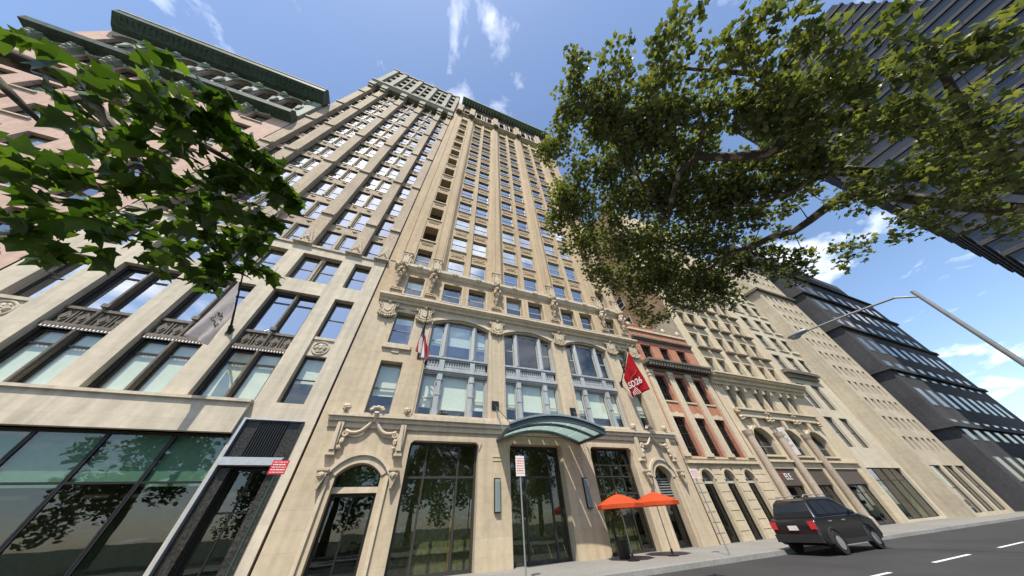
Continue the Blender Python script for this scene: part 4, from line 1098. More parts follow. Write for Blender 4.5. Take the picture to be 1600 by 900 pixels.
for a, b_ in HW:
    window(H, a + 0.08, b_ - 0.08, 4.80, 7.52, Y0 + 0.22, rails=(0.2, 0.58, 0.8), cols=(0.5,), fmat='sashd', fr=0.06, bar=0.035, gmat='glassd')
    window(H, a + 0.08, b_ - 0.08, 8.86, 11.14, Y0 + 0.22, rails=(0.25, 0.5, 0.75), cols=(0.5,), fmat='sashd', fr=0.06, bar=0.035, gmat='glassd')
    window(H, a + 0.06, b_ - 0.06, 12.78, 14.32, Y0 + 0.22, rails=(0.25, 0.5, 0.75), cols=(0.5,), fmat='sashd', fr=0.06, bar=0.035, gmat='glassd')
    part(H, 'lintel', MB().box(a - 0.05, b_ + 0.05, Y0 - 0.05, Y0 - 0.002, 7.56, 7.86).box((a + b_) / 2 - 0.14, (a + b_) / 2 + 0.14, Y0 - 0.09, Y0 - 0.052, 7.56, 7.95), 'creamtrim')
    part(H, 'lintel', MB().box(a - 0.05, b_ + 0.05, Y0 - 0.04, Y0 - 0.002, 11.17, 11.42), 'redtrim')
    part(H, 'lintel', MB().box(a - 0.02, b_ + 0.02, Y0 - 0.03, Y0 - 0.002, 14.35, 14.56), 'redtrim')
    part(H, 'sill', MB().box(a - 0.02, b_ + 0.02, Y0 - 0.08, Y0 + 0.2, 8.72, 8.84), 'creamtrim')
    part(H, 'sill', MB().box(a - 0.02, b_ + 0.02, Y0 - 0.08, Y0 + 0.2, 12.64, 12.76), 'creamtrim')
    part(H, 'window_surround', MB().box(a - 0.12, a + 0.02, Y0 - 0.03, Y0 + 0.02, 4.78, 7.55).box(b_ - 0.02, b_ + 0.12, Y0 - 0.03, Y0 + 0.02, 4.78, 7.55), 'redtrim')
for a, b_ in ((19.78, 20.36), (22.14, 22.80), (24.46, 25.16), (26.86, 27.55)):
    part(H, 'pilaster', MB().box(a, b_, Y0 - 0.16, Y0 - 0.003, 4.72, 11.45).box(a - 0.06, b_ + 0.06, Y0 - 0.22, Y0 - 0.003, 4.72, 4.95).box(a - 0.05, b_ + 0.05, Y0 - 0.21, Y0 - 0.003, 10.9, 10.97).box(a - 0.05, b_ + 0.05, Y0 - 0.21, Y0 - 0.003, 11.2, 11.5), 'creamtrim')
o = part(H, 'cornice', MB().box(HL, HR - 0.1, Y0 - 0.2, Y0 - 0.003, 11.52, 11.76).box(HL, HR - 0.05, Y0 - 0.80, Y0 - 0.003, 12.0, 12.16).box(HL, HR - 0.05, Y0 - 0.90, Y0 - 0.003, 12.16, 12.34), 'bronzel')
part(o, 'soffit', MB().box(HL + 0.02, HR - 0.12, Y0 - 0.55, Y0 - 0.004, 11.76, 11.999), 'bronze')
mdh = cached('modh', lambda: MB().box(-0.07, 0.07, -0.24, 0, -0.12, 0.12).mesh('modillion', 'bronzel'))
ro = wpos(o)
for k in range(24): link('modillion', mdh, o, (HL + 0.2 + k * 0.34 - ro.x, Y0 - 0.555 - ro.y, 11.87 - ro.z))
part(H, 'upper_cornice', MB().box(HL, HR - 0.03, Y0 - 0.34, Y0 - 0.003, 14.98, 15.16).box(HL, HR - 0.05, Y0 - 0.18, Y0 - 0.004, 14.84, 14.98), 'bronzel')
part(H, 'coping', MB().box(HL, HR - 0.02, Y0 - 0.14, Y0 + 0.3, 16.0, 16.22), 'creamtrim')
part(H, 'parapet', MB().box(HL + 0.1, HL + 4.2, Y0 + 0.35, Y0 + 0.65, 16.2, 17.0).box(HL + 0.05, HL + 4.25, Y0 + 0.3, Y0 + 0.7, 17.0, 17.15), 'red')
for x in (HL + 0.5, HL + 2.6, HL + 5.4, HL + 7.6):
    part(H, 'urn', MB().lathe([(0.12, 16.22), (0.08, 16.4), (0.22, 16.62), (0.24, 16.8), (0.12, 16.95), (0.05, 17.1)], (x, Y0 + 0.08, 0), 10), 'creamtrim')

# ================================================================== cream building
C = thing('commercial_building', 'cream limestone building with deep-set windows over shadowed sills and a wide cornice above round arches', 'building', (36, Y0, 0.15))
CL, CR = 27.98, 43.9
CTOP = 46.0
body(C, CL, CR, Y0, 44, CTOP, 'brown', inner=1.6)
CW = [(29.40, 30.86), (31.32, 32.80), (33.96, 35.34), (35.96, 37.40), (38.42, 39.82), (40.36, 41.80)]
CH = [14.26 + 3.245 * k for k in range(9)]
ops = [(a, b_, h - 2.1, h) for a, b_ in CW for h in CH]
C3 = [(29.5, 32.2), (33.75, 36.45), (38.0, 40.7)]
ops += [(a, b_, 8.80, 10.80) for a, b_ in C3]
CA = [(29.42, 32.0), (33.75, 36.35), (38.0, 40.6)]
ops += [(a, b_, 5.0, 7.2) for a, b_ in CA]
CS = [(29.2, 32.3), (33.5, 36.6), (37.8, 42.5)]
ops += [(a, b_, 0.15, 4.06) for a, b_ in CS]
mb = MB().wall(CL, CR, 0.15, CTOP, Y0, 0.5, ops)
for a, b_ in CA: mb.archfill(a, b_, 6.35, 7.2, Y0, 0.5, rise=0.85)
part(C, 'wall', mb, 'cream')
for a, b_ in CW:
    for h in CH:
        window(C, a, b_, h - 2.08, h, Y0 + 0.38, fmat='sashg', fr=0.06, blind=rblind())
        part(C, 'sill', MB().box(a - 0.12, b_ + 0.12, Y0 - 0.46, Y0 + 0.36, h - 2.13, h - 2.08), 'creamtrim')
        part(C, 'sill_soffit_shade', MB().box(a - 0.08, b_ + 0.08, Y0 - 0.43, Y0 - 0.003, h - 2.27, h - 2.131), 'bronzel')  # dark slab puts the shade under the sill into its colour
    part(C, 'window_bay', MB().box((a + b_) / 2 - 0.9, a - 0.02, Y0 - 0.05, Y0 - 0.002, 12.4, CTOP - 0.5), 'cream')
o = part(C, 'cornice', MB().box(CL, CR - 0.5, Y0 - 0.85, Y0 - 0.003, 11.72, 11.86).box(CL, CR - 0.45, Y0 - 0.98, Y0 - 0.003, 11.90, 12.06).box(CL, CR - 0.5, Y0 - 0.5, Y0 - 0.004, 11.35, 11.72).box(CL, CR - 0.5, Y0 - 0.25, Y0 - 0.005, 11.05, 11.35), 'creamtrim')
for a, b_ in C3:
    c = (a + b_) / 2
    part(C, 'mullion', MB().box(c - 0.16, c + 0.16, Y0 - 0.06, Y0 + 0.4, 8.82, 10.78), 'creamtrim')
    for s0, s1 in ((a, c - 0.16), (c + 0.16, b_)): window(C, s0, s1, 8.82, 10.78, Y0 + 0.3, fmat='sashg', fr=0.06, blind=0.5)
    for x0_, x1_, yb in ((a - 0.05, a + 0.15, 0.003), (c - 0.12, c + 0.12, 0.062), (b_ - 0.15, b_ + 0.05, 0.003)): part(C, 'console', MB().box(x0_, x1_, Y0 - 0.4, Y0 - yb, 10.5, 11.04), 'creamtrim')
    part(C, 'balcony', MB().box(a - 0.6, b_ + 0.8, Y0 - 0.55, Y0 - 0.003, 8.56, 8.74).prism([(a - 0.5, 8.56), (a - 0.2, 8.0), (b_ + 0.3, 8.0), (b_ + 0.7, 8.56)], Y0 - 0.35, Y0 - 0.004), 'creamtrim')
    for x in (a - 0.5, b_ + 0.5):
        mb = MB()
        for k in range(4): mb.blob((x + 0.08 * (k % 2), Y0 - 0.3, 8.4 - 0.2 * k), (0.2, 0.2, 0.14), k, 0.3)
        part(C, 'scroll_bracket', mb, 'carve')
for a, b_ in CA:
    c = (a + b_) / 2
    part(C, 'arch_moulding', MB().archband(a, b_, 6.35, 0.85, 0.2, Y0 - 0.14, Y0 + 0.02), 'creamtrim')
    part(C, 'keystone', MB().prism([(c - 0.16, 7.1), (c + 0.16, 7.1), (c + 0.3, 7.98), (c - 0.3, 7.98)], Y0 - 0.3, Y0 - 0.003), 'creamtrim')
    window(C, a, b_, 5.02, 7.18, Y0 + 0.36, cols=(0.5,), rails=(0.32,), fmat='sashg', fr=0.08, gmat='glassd')
    part(C, 'window_display', MB().box(a + 0.7, a + 1.25, Y0 + 0.7, Y0 + 0.72, 5.2, 5.62), 'orange')
    part(C, 'sill', MB().box(a - 0.15, b_ + 0.15, Y0 - 0.25, Y0 + 0.36, 4.86, 5.0), 'creamtrim')
part(C, 'string_course', MB().box(CL + 0.9, CR - 0.6, Y0 - 0.2, Y0 - 0.003, 4.5, 4.66), 'creamtrim')
for x in (28.6, 32.9, 37.2):
    part(C, 'column', MB().lathe([(0.42, 0.2), (0.40, 0.7), (0.30, 0.8), (0.27, 6.3), (0.34, 6.5), (0.40, 6.8)], (x, Y0 - 0.25, 0), 14), stone('rough_pink_stone', (0.40, 0.33, 0.26), var=0.3, scale=14, bump=0.6) if x < 29 else bpy.data.materials['rough_pink_stone'])
for i, (a, b_) in enumerate(CS):
    window(C, a, b_, 0.17, 2.9, Y0 + 0.3, cols=(0.33, 0.66), rails=(0.8,), fmat='sashd', gmat='glassd', name='shop_window', fr=0.08)
    o = part(C, 'fascia_sign', MB().box(a + 0.02, b_ - 0.02, Y0 + 0.1, Y0 + 0.3, 2.92, 4.04), plain('brown_fascia', (0.09, 0.07, 0.06), 0.5) if i == 0 else bpy.data.materials['brown_fascia'])
    if i == 0:
        def lettering(parent, txt, x, y, z, size, m, rot=(R(90), 0, 0)):
            cu = bpy.data.curves.new('lettering', 'FONT'); cu.body = txt; cu.size = size; cu.extrude = 0.008
            cu.materials.append(MT[m]); cu.align_x = 'CENTER'; cu.align_y = 'CENTER'
            p = wpos(parent)
            return link('lettering', text_mesh(cu), parent, (x - p.x, y - p.y, z - p.z), rot)
        lettering(o, 'T', 30.2, Y0 + 0.085, 3.5, 0.6, 'redp')
        lettering(o, 'ELE', 30.95, Y0 + 0.085, 3.5, 0.6, 'whitep')
# west party wall of the cream building: window and old stucco
part(C, 'stucco_patch', MB().prism([(Y0 + 0.05, 16.0), (Y0 + 6.5, 16.0), (Y0 + 6.5, 18.0), (Y0 + 3.0, 20.2), (Y0 + 2.8, 19.6), (Y0 + 0.05, 19.8)], CL - 0.02, CL - 0.004, 'yz'), 'stucco')
for yy, zz in ((22.0, 22.6), (22.0, 26.4), (22.0, 30.2), (27.0, 24.5), (27.0, 28.3)):
    o = part(C, 'side_window', MB().box(CL - 0.06, CL - 0.003, yy - 0.6, yy + 0.6, zz - 0.95, zz + 0.95).box(CL - 0.10, CL - 0.06, yy - 0.65, yy + 0.65, zz - 1.05, zz - 0.95), 'sash')
    for k in (-0.44, 0.44): part(o, 'pane', MB().box(CL - 0.075, CL - 0.062, yy - 0.5, yy + 0.5, zz + k - 0.38, zz + k + 0.38), 'towerglass')

# ================================================================== pale building with third-column dark windows
W = thing('commercial_building', 'pale stone building with tall paired windows beyond the cream building', 'building', (48, Y0, 0.15))
body(W, 43.95, 51.88, Y0, 40, 38.0, 'white', inner=1.5)
WW = [(44.25, 46.0), (47.35, 49.2)]
WHd = [16.85 + 3.18 * k for k in range(7)]
ops = [(a, b_, h - 2.2, h) for a, b_ in WW for h in WHd] + [(50.1, 51.7, h - 2.0, h) for h in WHd]
ops += [(a, b_, z, z + 3.0) for a, b_ in WW for z in (6.0, 9.9)] + [(44.3, 51.4, 0.3, 4.2)]
part(W, 'wall', MB().wall(43.95, 51.88, 0.15, 38.0, Y0, 0.4, ops), 'white')
for h in WHd:
    for a, b_ in WW:
        window(W, a, b_, h - 2.18, h, Y0 + 0.25, fmat='sashd', fr=0.08)
        part(W, 'sill', MB().box(a - 0.2, b_ + 0.2, Y0 - 0.14, Y0 + 0.25, h - 2.3, h - 2.2), 'white')
    window(W, 50.1, 51.7, h - 1.98, h, Y0 + 0.25, fmat='sashd', fr=0.08, gmat='glassd')
    part(W, 'sill', MB().box(50.0, 51.8, Y0 - 0.2, Y0 + 0.25, h - 2.3, h - 2.0), 'white')
for a, b_ in WW:
    for z in (6.0, 9.9): window(W, a, b_, z, z + 3.0, Y0 + 0.25, fmat='sashd', fr=0.08)
window(W, 44.3, 51.4, 0.3, 4.2, Y0 + 0.25, cols=(0.25, 0.5, 0.75), rails=(0.75,), fmat='sashd', gmat='glassd', name='shop_window')
part(W, 'cornice', MB().box(43.2, 50.2, Y0 - 0.6, Y0 - 0.003, 14.0, 14.4).box(43.5, 50.0, Y0 - 0.35, Y0 - 0.004, 13.5, 14.0), 'bronzel')

# ================================================================== limestone tower that stands forward
S = thing('office_tower', 'plain limestone tower standing forward of its neighbours with a dark ledge across it', 'building', (57, 14.2, 0.15))
YS = 14.2
body(S, 51.92, 62.1, YS, 44, 36.2, 'tower', inner=1.2)
ops = [(52.7 + 1.5 * i, 53.5 + 1.5 * i, 5.6 + 2.15 * j, 6.9 + 2.15 * j) for i in range(6) for j in range(14) if abs(6.25 + 2.15 * j - 29.3) > 1.0]
ops += [(52.6 + 3.1 * i, 55.0 + 3.1 * i, 0.4, 4.2) for i in range(3)]
part(S, 'wall', MB().wall(51.92, 62.1, 0.15, 36.2, YS, 0.3, ops), 'tower')
for a, b_, z0, z1 in ops: window(S, a, b_, z0, z1, YS + 0.2, fmat='sashd', fr=0.05)
part(S, 'ledge', MB().box(51.5, 62.3, YS - 0.45, YS - 0.003, 29.1, 29.5).box(51.45, 51.915, YS - 0.45, YS + 1.8, 29.1, 29.5), 'bronzel')
part(S, 'coping', MB().box(51.7, 62.2, YS - 0.2, YS + 0.3, 36.0, 36.5), 'tower')

D = thing('office_tower', 'dark stone tower at the far right end of the street with stepped ledges', 'building', (80, 12.6, 0.15))
YD = 12.6
mb = MB().box(64.0, 100, YD, 40, 0.15, 36.0)
part(D, 'wall', mb, 'dark')
part(D, 'upper_stage', MB().box(64.8, 98, YD + 0.8, 40, 36.0, 43.0), 'dark')
part(D, 'top_stage', MB().box(66.5, 96, YD + 2.5, 40, 43.0, 50.0), 'dark')
for z in (8, 15.5, 23, 30.5, 36.0): part(D, 'ledge', MB().box(63.6, 100, YD - 0.4, 40, z, z + 0.5), 'dark')
for i in range(9):
    for j in range(8):
        x = 65.5 + i * 3.6; z = 2.5 + j * 4.1
        o = part(D, 'window', MB().box(x, x + 1.8, YD - 0.05, YD - 0.003, z, z + 2.4), 'sashg')
        part(o, 'pane', MB().box(x + 0.1, x + 1.7, YD - 0.07, YD - 0.051, z + 0.1, z + 2.3), 'towerglass')
P_ = thing('skyscraper', 'dark blue glass skyscraper with pale floor bands glimpsed through the tree at right', 'skyscraper', (75, -14, 0))
part(P_, 'glass_shaft', MB().box(62, 88, -26, -3.5, 0, 74), 'towerglass')
for k in range(36): part(P_, 'floor_band', MB().box(61.8, 88.2, -26.2, -3.3, 2.0 + k * 2.0, 2.5 + k * 2.0), 'dark')

# ================================================================== entrance canopy
A = thing('entrance_canopy', 'curved steel and frosted glass canopy over the central entrance', 'canopy', (8.1, 14.7, 5.3))
def canz(u): return 5.30 + 0.58 * (1 - (2 * u - 1) ** 2)
YF, YB = 13.45, 15.98
NB_ = 12
def canx(u, y):
    k = (y - YF) / (YB - YF)
    return (5.16 + 5.98 * u) * (1 - k) + (5.36 + 5.56 * u) * k
for y, r in ((YF, 0.13), (YF + 0.95, 0.085), (YB - 0.10, 0.085)):
    mb = MB()
    for i in range(NB_):
        u0, u1 = i / NB_, (i + 1) / NB_
        mb.prism([(canx(u0, y), canz(u0) - r), (canx(u1, y), canz(u1) - r), (canx(u1, y), canz(u1) + r), (canx(u0, y), canz(u0) + r)], y - 0.06, y + 0.06)
    part(A, 'arched_rib', mb, 'steel')
for u in (0.0, 1.0):
    mb = MB().tube([(canx(u, YF), YF, canz(u)), (canx(u, YB), YB, canz(u))], 0.10, 6)
    part(A, 'end_beam', mb, 'steel')
mb = MB()
for k in range(3):
    pass
for i in range(6):
    u0, u1 = i / 6 + 0.006, (i + 1) / 6 - 0.006
    for y0, y1 in ((YF + 0.07, YF + 0.87), (YF + 1.04, YB - 0.2)):
        mb = MB()
        us = [u0 + (u1 - u0) * j / 3 for j in range(4)]
        for a, b_ in zip(us[:-1], us[1:]):
            n = len(mb.v)
            mb.v += [(canx(a, y0), y0, canz(a) + 0.03), (canx(b_, y0), y0, canz(b_) + 0.03), (canx(b_, y1), y1, canz(b_) + 0.03), (canx(a, y1), y1, canz(a) + 0.03)]
            mb.v += [(x, y, z + 0.02) for x, y, z in mb.v[n:n + 4]]
            mb.f += [(n, n + 3, n + 2, n + 1), (n + 4, n + 5, n + 6, n + 7), (n, n + 1, n + 5, n + 4), (n + 2, n + 3, n + 7, n + 6)]
        part(A, 'glass_panel', mb, 'frost')
# rounded glass lip in front of the first rib
mb = MB()
for i in range(NB_):
    u0, u1 = i / NB_, (i + 1) / NB_
    mb.prism([(canx(u0, YF), canz(u0) + 0.14), (canx(u1, YF), canz(u1) + 0.14), (canx(u1, YF), canz(u1) + 0.24), (canx(u0, YF), canz(u0) + 0.24)], YF - 0.16, YF + 0.1)
part(A, 'gutter_lip', mb, plain('pale_blue_steel', (0.22, 0.29, 0.31), 0.3, 0.3))
for x, u in ((5.22, 0.03), (10.98, 0.97)):
    part(A, 'wall_plate', MB().box(x - 0.23, x + 0.23, Y0 - 0.06, Y0 - 0.004, 6.98, 7.50), 'black')
    part(A, 'tie_rod', MB().tube([(x, Y0 - 0.07, 7.22), (canx(u, YF), YF + 0.1, canz(u) + 0.1)], 0.022, 6), 'steel')
    part(A, 'tie_rod', MB().tube([(x, Y0 - 0.07, 7.2), (canx(u, YF + 1.6), YF + 1.6, canz(u) + 0.05)], 0.018, 6), 'steel')

# ================================================================== flags
def cloth(name, fn, nu, nv, m, parent):
    me = bpy.data.meshes.new(name)
    v = []; f = []; p = wpos(parent)
    for j in range(nv + 1):
        for i in range(nu + 1):
            q_ = Vector(fn(i / nu, j / nv)) - p
            v.append(tuple(q_))
    for j in range(nv):
        for i in range(nu):
            a = j * (nu + 1) + i
            f.append((a, a + 1, a + nu + 2, a + nu + 1))
    me.from_pydata(v, [], f)
    uvl = me.uv_layers.new(name='UVMap')
    for poly in me.polygons:
        for li in poly.loop_indices:
            vi = me.loops[li].vertex_index
            uvl.data[li].uv = ((vi % (nu + 1)) / nu, (vi // (nu + 1)) / nv)
    me.materials.append(MT[m])
    for pl in me.polygons: pl.use_smooth = True
    o = link(name, me, parent)
    so_ = o.modifiers.new('thick', 'SOLIDIFY'); so_.thickness = 0.006
    return o

def pole_parts(root, base, tip, r=0.035):
    b0, t0 = Vector(base), Vector(tip)
    part(root, 'pole', MB().tube([b0, b0.lerp(t0, 0.5), t0], [r * 1.2, r, r * 0.75], 8), 'black')
    part(root, 'wall_socket', MB().tube([b0, b0 + (t0 - b0).normalized() * 0.32], [r * 2.6, r * 2.0], 10).box(b0.x - 0.12, b0.x + 0.12, b0.y - 0.04, b0.y + 0.0, b0.z - 0.18, b0.z + 0.18), 'black')
    part(root, 'finial', MB().blob(tip, 0.075, 1, 0.0), 'warm')
# striped national flag, hanging limp
U = thing('flag', 'limp red and white striped flag on a wall pole left of the first arch', 'flag', (0.0, 15.98, 9.9), 'flags on the facades')
ub, ut = Vector((0.02, 15.98, 9.95)), Vector((-0.065, 14.05, 12.55))
pole_parts(U, ub, ut)
def usf(u, v):
    p = ut.lerp(ub, 0.30 + 0.38 * u)
    k = v ** 0.55
    p = p.lerp(Vector((0.10, 14.9, p.z)), 0.55 * k)
    fold = 0.10 * math.sin(u * 19 + v * 2.0) * (0.2 + 0.9 * k) + 0.04 * math.sin(u * 37 + v * 4) * k
    return (p.x + fold + 1.05 * (u - 0.42) * k * (1.1 - 0.45 * v), p.y + 0.12 * math.cos(u * 15) * k, p.z - 2.0 * v - 0.25 * v * math.sin(u * 3.0) + 0.55 * u * v)
cloth('cloth', usf, 60, 24, 'usflag', U)
# red restaurant flag
Fr = thing('flag', 'red flag with white SD26 lettering and fan motif on a slanted wall pole at right', 'flag', (16.2, 15.98, 9.7), 'flags on the facades')
fb, ft = Vector((16.22, 15.98, 9.75)), Vector((16.30, 13.82, 12.2))
pole_parts(Fr, fb, ft)
A0, A1, A2, A3 = Vector((16.3, 14.02, 11.78)), Vector((16.26, 15.45, 10.12)), Vector((16.28, 15.36, 8.50)), Vector((16.30, 13.53, 8.42))
def sdf(u, v):
    top = A0.lerp(A1, u); bot = A3.lerp(A2, u)
    p = top.lerp(bot, v)
    return (p.x + 0.03 * math.sin(u * 12 + 2 * v) * (0.3 + v) + 0.02 * math.sin(v * 9 + u * 4), p.y + 0.02 * math.sin(v * 7), p.z - 0.05 * math.sin(u * math.pi) * v)
cl = cloth('cloth', sdf, 30, 24, 'redflag', Fr)
cu = bpy.data.curves.new('lettering', 'FONT'); cu.body = 'SD26'; cu.size = 0.66; cu.extrude = 0.004; cu.offset = 0.012; cu.align_x = 'CENTER'; cu.align_y = 'CENTER'
cu.materials.append(MT['whitep'])
tm = text_mesh(cu)
for vv in tm.vertices:                                   # printed parallel to the lower hem
    vv.co = Vector((16.23 + vv.co.z, 14.55 - vv.co.x, 9.28 + vv.co.y - 0.03 * vv.co.x)) - wpos(cl)
link('lettering', tm, cl)
mb = MB()
for k in range(5):
    pts = [Vector(sdf(0.80 - 0.09 * k * (1 - 0.5 * t_), 0.99 - (0.13 + 0.03 * k) * t_)) + Vector((-0.05, 0, 0)) for t_ in [j / 8 for j in range(9)]]
    mb.tube(pts, 0.018, 4)
part(cl, 'fan_motif', mb, 'whitep')
mb = MB()
pts = [Vector(sdf(0.1 + 0.9 * j / 10, 0.47 + 0.03 * math.sin(j))) + Vector((-0.05, 0, 0)) for j in range(11)]
mb.tube(pts, 0.022, 4)
part(cl, 'brush_stroke', mb, plain('pale_red_print', (0.62, 0.16, 0.15), 0.8))
# pale flag on the left building
Fg = thing('flag', 'pale grey flag with dark floral scribble on a black wall pole at the left edge', 'flag', (-9.8, 15.98, 9.95), 'flags on the facades')
gb, gt = Vector((-9.80, 15.98, 9.95)), Vector((-9.80, 13.75, 12.15))
pole_parts(Fg, gb, gt, 0.045)
def gfl(u, v):
    top = Vector((-9.8, 13.9, 11.75)).lerp(Vector((-9.8, 15.36, 10.45)), u)
    bot = Vector((-9.8, 13.75, 8.35)).lerp(Vector((-9.8, 15.25, 8.7)), u)
    p = top.lerp(bot, v)
    return (p.x + 0.07 * math.sin(u * 11 + 3 * v) * (0.3 + v), p.y, p.z)
cg = cloth('cloth', gfl, 30, 24, 'greyflag', Fg)
mb = MB(); r_ = random.Random(5)
for k in range(16):
    u0, v0 = r_.uniform(0.35, 0.72), r_.uniform(0.40, 0.62)
    a_ = r_.uniform(0, 6.28)
    pts = [Vector(gfl(u0 + 0.09 * t_ * math.cos(a_ + 2.2 * t_), v0 + 0.07 * t_ * math.sin(a_ + 2.2 * t_))) + Vector((0.04, 0, 0)) for t_ in [j / 7 for j in range(8)]]
    mb.tube(pts, 0.014, 4)
part(cg, 'floral_motif', mb, 'black')

# ================================================================== street furniture
def sign(x, y, z, w, h, kind, label, pm, tilt=0.0, top=None):
    s_ = thing('street_sign', label, 'sign', (x, y, 0.15), 'parking signs along the far kerb')
    part(s_, 'pole', MB().tube([(x, y, 0.15), (x, y, top or z + h / 2 + 0.05)], 0.032, 8), pm)
    o = part(s_, 'plate', MB().box(x - w / 2, x + w / 2, y - 0.045, y - 0.034, z - h / 2, z + h / 2), 'redp' if kind == 'red' else 'signw')
    mb = MB(); r_ = random.Random(int(x * 10) + 50)
    n = 5 if kind == 'red' else 7
    for k in range(n):
        zz = z + h * (0.36 - 0.72 * k / (n - 1)); hh = h * ((0.04 if k % 2 else 0.025) if kind == 'red' else (0.022 if k % 2 else 0.014))
        x0 = -w * 0.40
        while x0 < w * 0.36:
            L_ = r_.uniform(0.08, 0.2) * w
            mb.box(x + x0, x + min(x0 + L_, w * 0.42), y - 0.049, y - 0.045, zz - hh, zz + hh)
            x0 += L_ + 0.04 * w
    part(o, 'print', mb, 'whitep' if kind == 'red' else 'redp')
    return s_
sign(-3.52, 12.1, 3.36, 0.46, 0.38, 'red', 'red street sign with white print on a green pole before the dark shop', 'pole', top=3.6)
sign(5.06, 12.1, 3.46, 0.40, 0.72, 'white', 'tall white sign with red print on a grey pole before the canopy entrance', 'poleg', top=3.85)
sign(15.2, 12.1, 3.19, 0.55, 0.42, 'white', 'small white sign with red print before the red brick house', 'poleg', top=3.42)

LP = thing('street_lamp', 'grey street lamp with cobra head reaching over the road at right', 'lamp', (19.4, 1.2, 0.15))
part(LP, 'pole', MB().tube([(19.4, 1.2, 0.15), (19.4, 1.2, 1.2), (19.4, 1.2, 8.2)], [0.13, 0.10, 0.07], 12), 'poleg')
part(LP, 'arm', MB().tube([(19.4, 1.2, 7.9), (19.4, 1.7, 8.25), (19.4, 3.2, 8.42), (19.4, 4.9, 8.56)], [0.05, 0.05, 0.045, 0.04], 8), 'poleg')
o = part(LP, 'lamp_head', MB().blob((19.4, 5.35, 8.62), (0.20, 0.52, 0.13), 1, 0.0, 12, 8), 'poleg', True)
part(o, 'lens', MB().blob((19.4, 5.5, 8.53), (0.16, 0.26, 0.13), 2, 0.0, 12, 8), 'frost', True)

def umbrella(x, y, z, label):
    u_ = thing('patio_umbrella', label, 'umbrella', (x, y, 0.15), 'orange umbrellas on the far pavement')
    part(u_, 'pole', MB().tube([(x, y, 0.15), (x, y, z)], 0.025, 8), 'poleg')
    part(u_, 'base', MB().lathe([(0.28, 0.15), (0.28, 0.2), (0.06, 0.24), (0.05, 0.4)], (x, y, 0), 12), 'black')
    mb = MB()
    for k in range(8):
        a0, a1 = 2 * math.pi * k / 8, 2 * math.pi * (k + 1) / 8
        prev = None
        for j in range(5):
            r_ = 1.15 * j / 4; zz = z - 0.02 - 0.42 * (j / 4) ** 1.4
            cur = ((x + r_ * math.cos(a0), y + r_ * math.sin(a0), zz), (x + r_ * math.cos(a1), y + r_ * math.sin(a1), zz))
            if prev:
                mb.quad(prev[0], cur[0], cur[1], prev[1])
            prev = cur
        e0, e1 = prev
        mb.quad(e0, (e0[0], e0[1], e0[2] - 0.16), (e1[0], e1[1], e1[2] - 0.16), e1)
    part(u_, 'canopy', mb, 'orange')
    part(u_, 'finial', MB().blob((x, y, z + 0.03), 0.05, 1, 0), 'orange')
umbrella(13.75, 14.0, 2.62, 'orange umbrella nearer the louvred doorway')
umbrella(11.3, 14.0, 2.58, 'orange umbrella beside the potted shrub')

def leaf_poly(k, n=None):
    """outline of a five-lobed leaf, stem at origin, tip along +y"""
    if k == 0:
        return [(0, 0), (0.22, 0.02), (0.50, 0.10), (0.40, 0.26), (0.62, 0.52), (0.34, 0.50), (0.22, 0.62), (0.0, 1.0), (-0.22, 0.62), (-0.34, 0.50), (-0.62, 0.52), (-0.40, 0.26), (-0.50, 0.10), (-0.22, 0.02)]
    if k == 1:
        return [(0, 0), (0.30, -0.02), (0.46, 0.16), (0.36, 0.30), (0.58, 0.62), (0.30, 0.58), (0.16, 0.72), (0.04, 1.0), (-0.18, 0.70), (-0.32, 0.56), (-0.56, 0.56), (-0.42, 0.28), (-0.54, 0.12), (-0.26, 0.0)]
    return [(0, 0), (0.40, 0.22), (0.42, 0.55), (0.0, 1.0), (-0.42, 0.55), (-0.40, 0.22)]

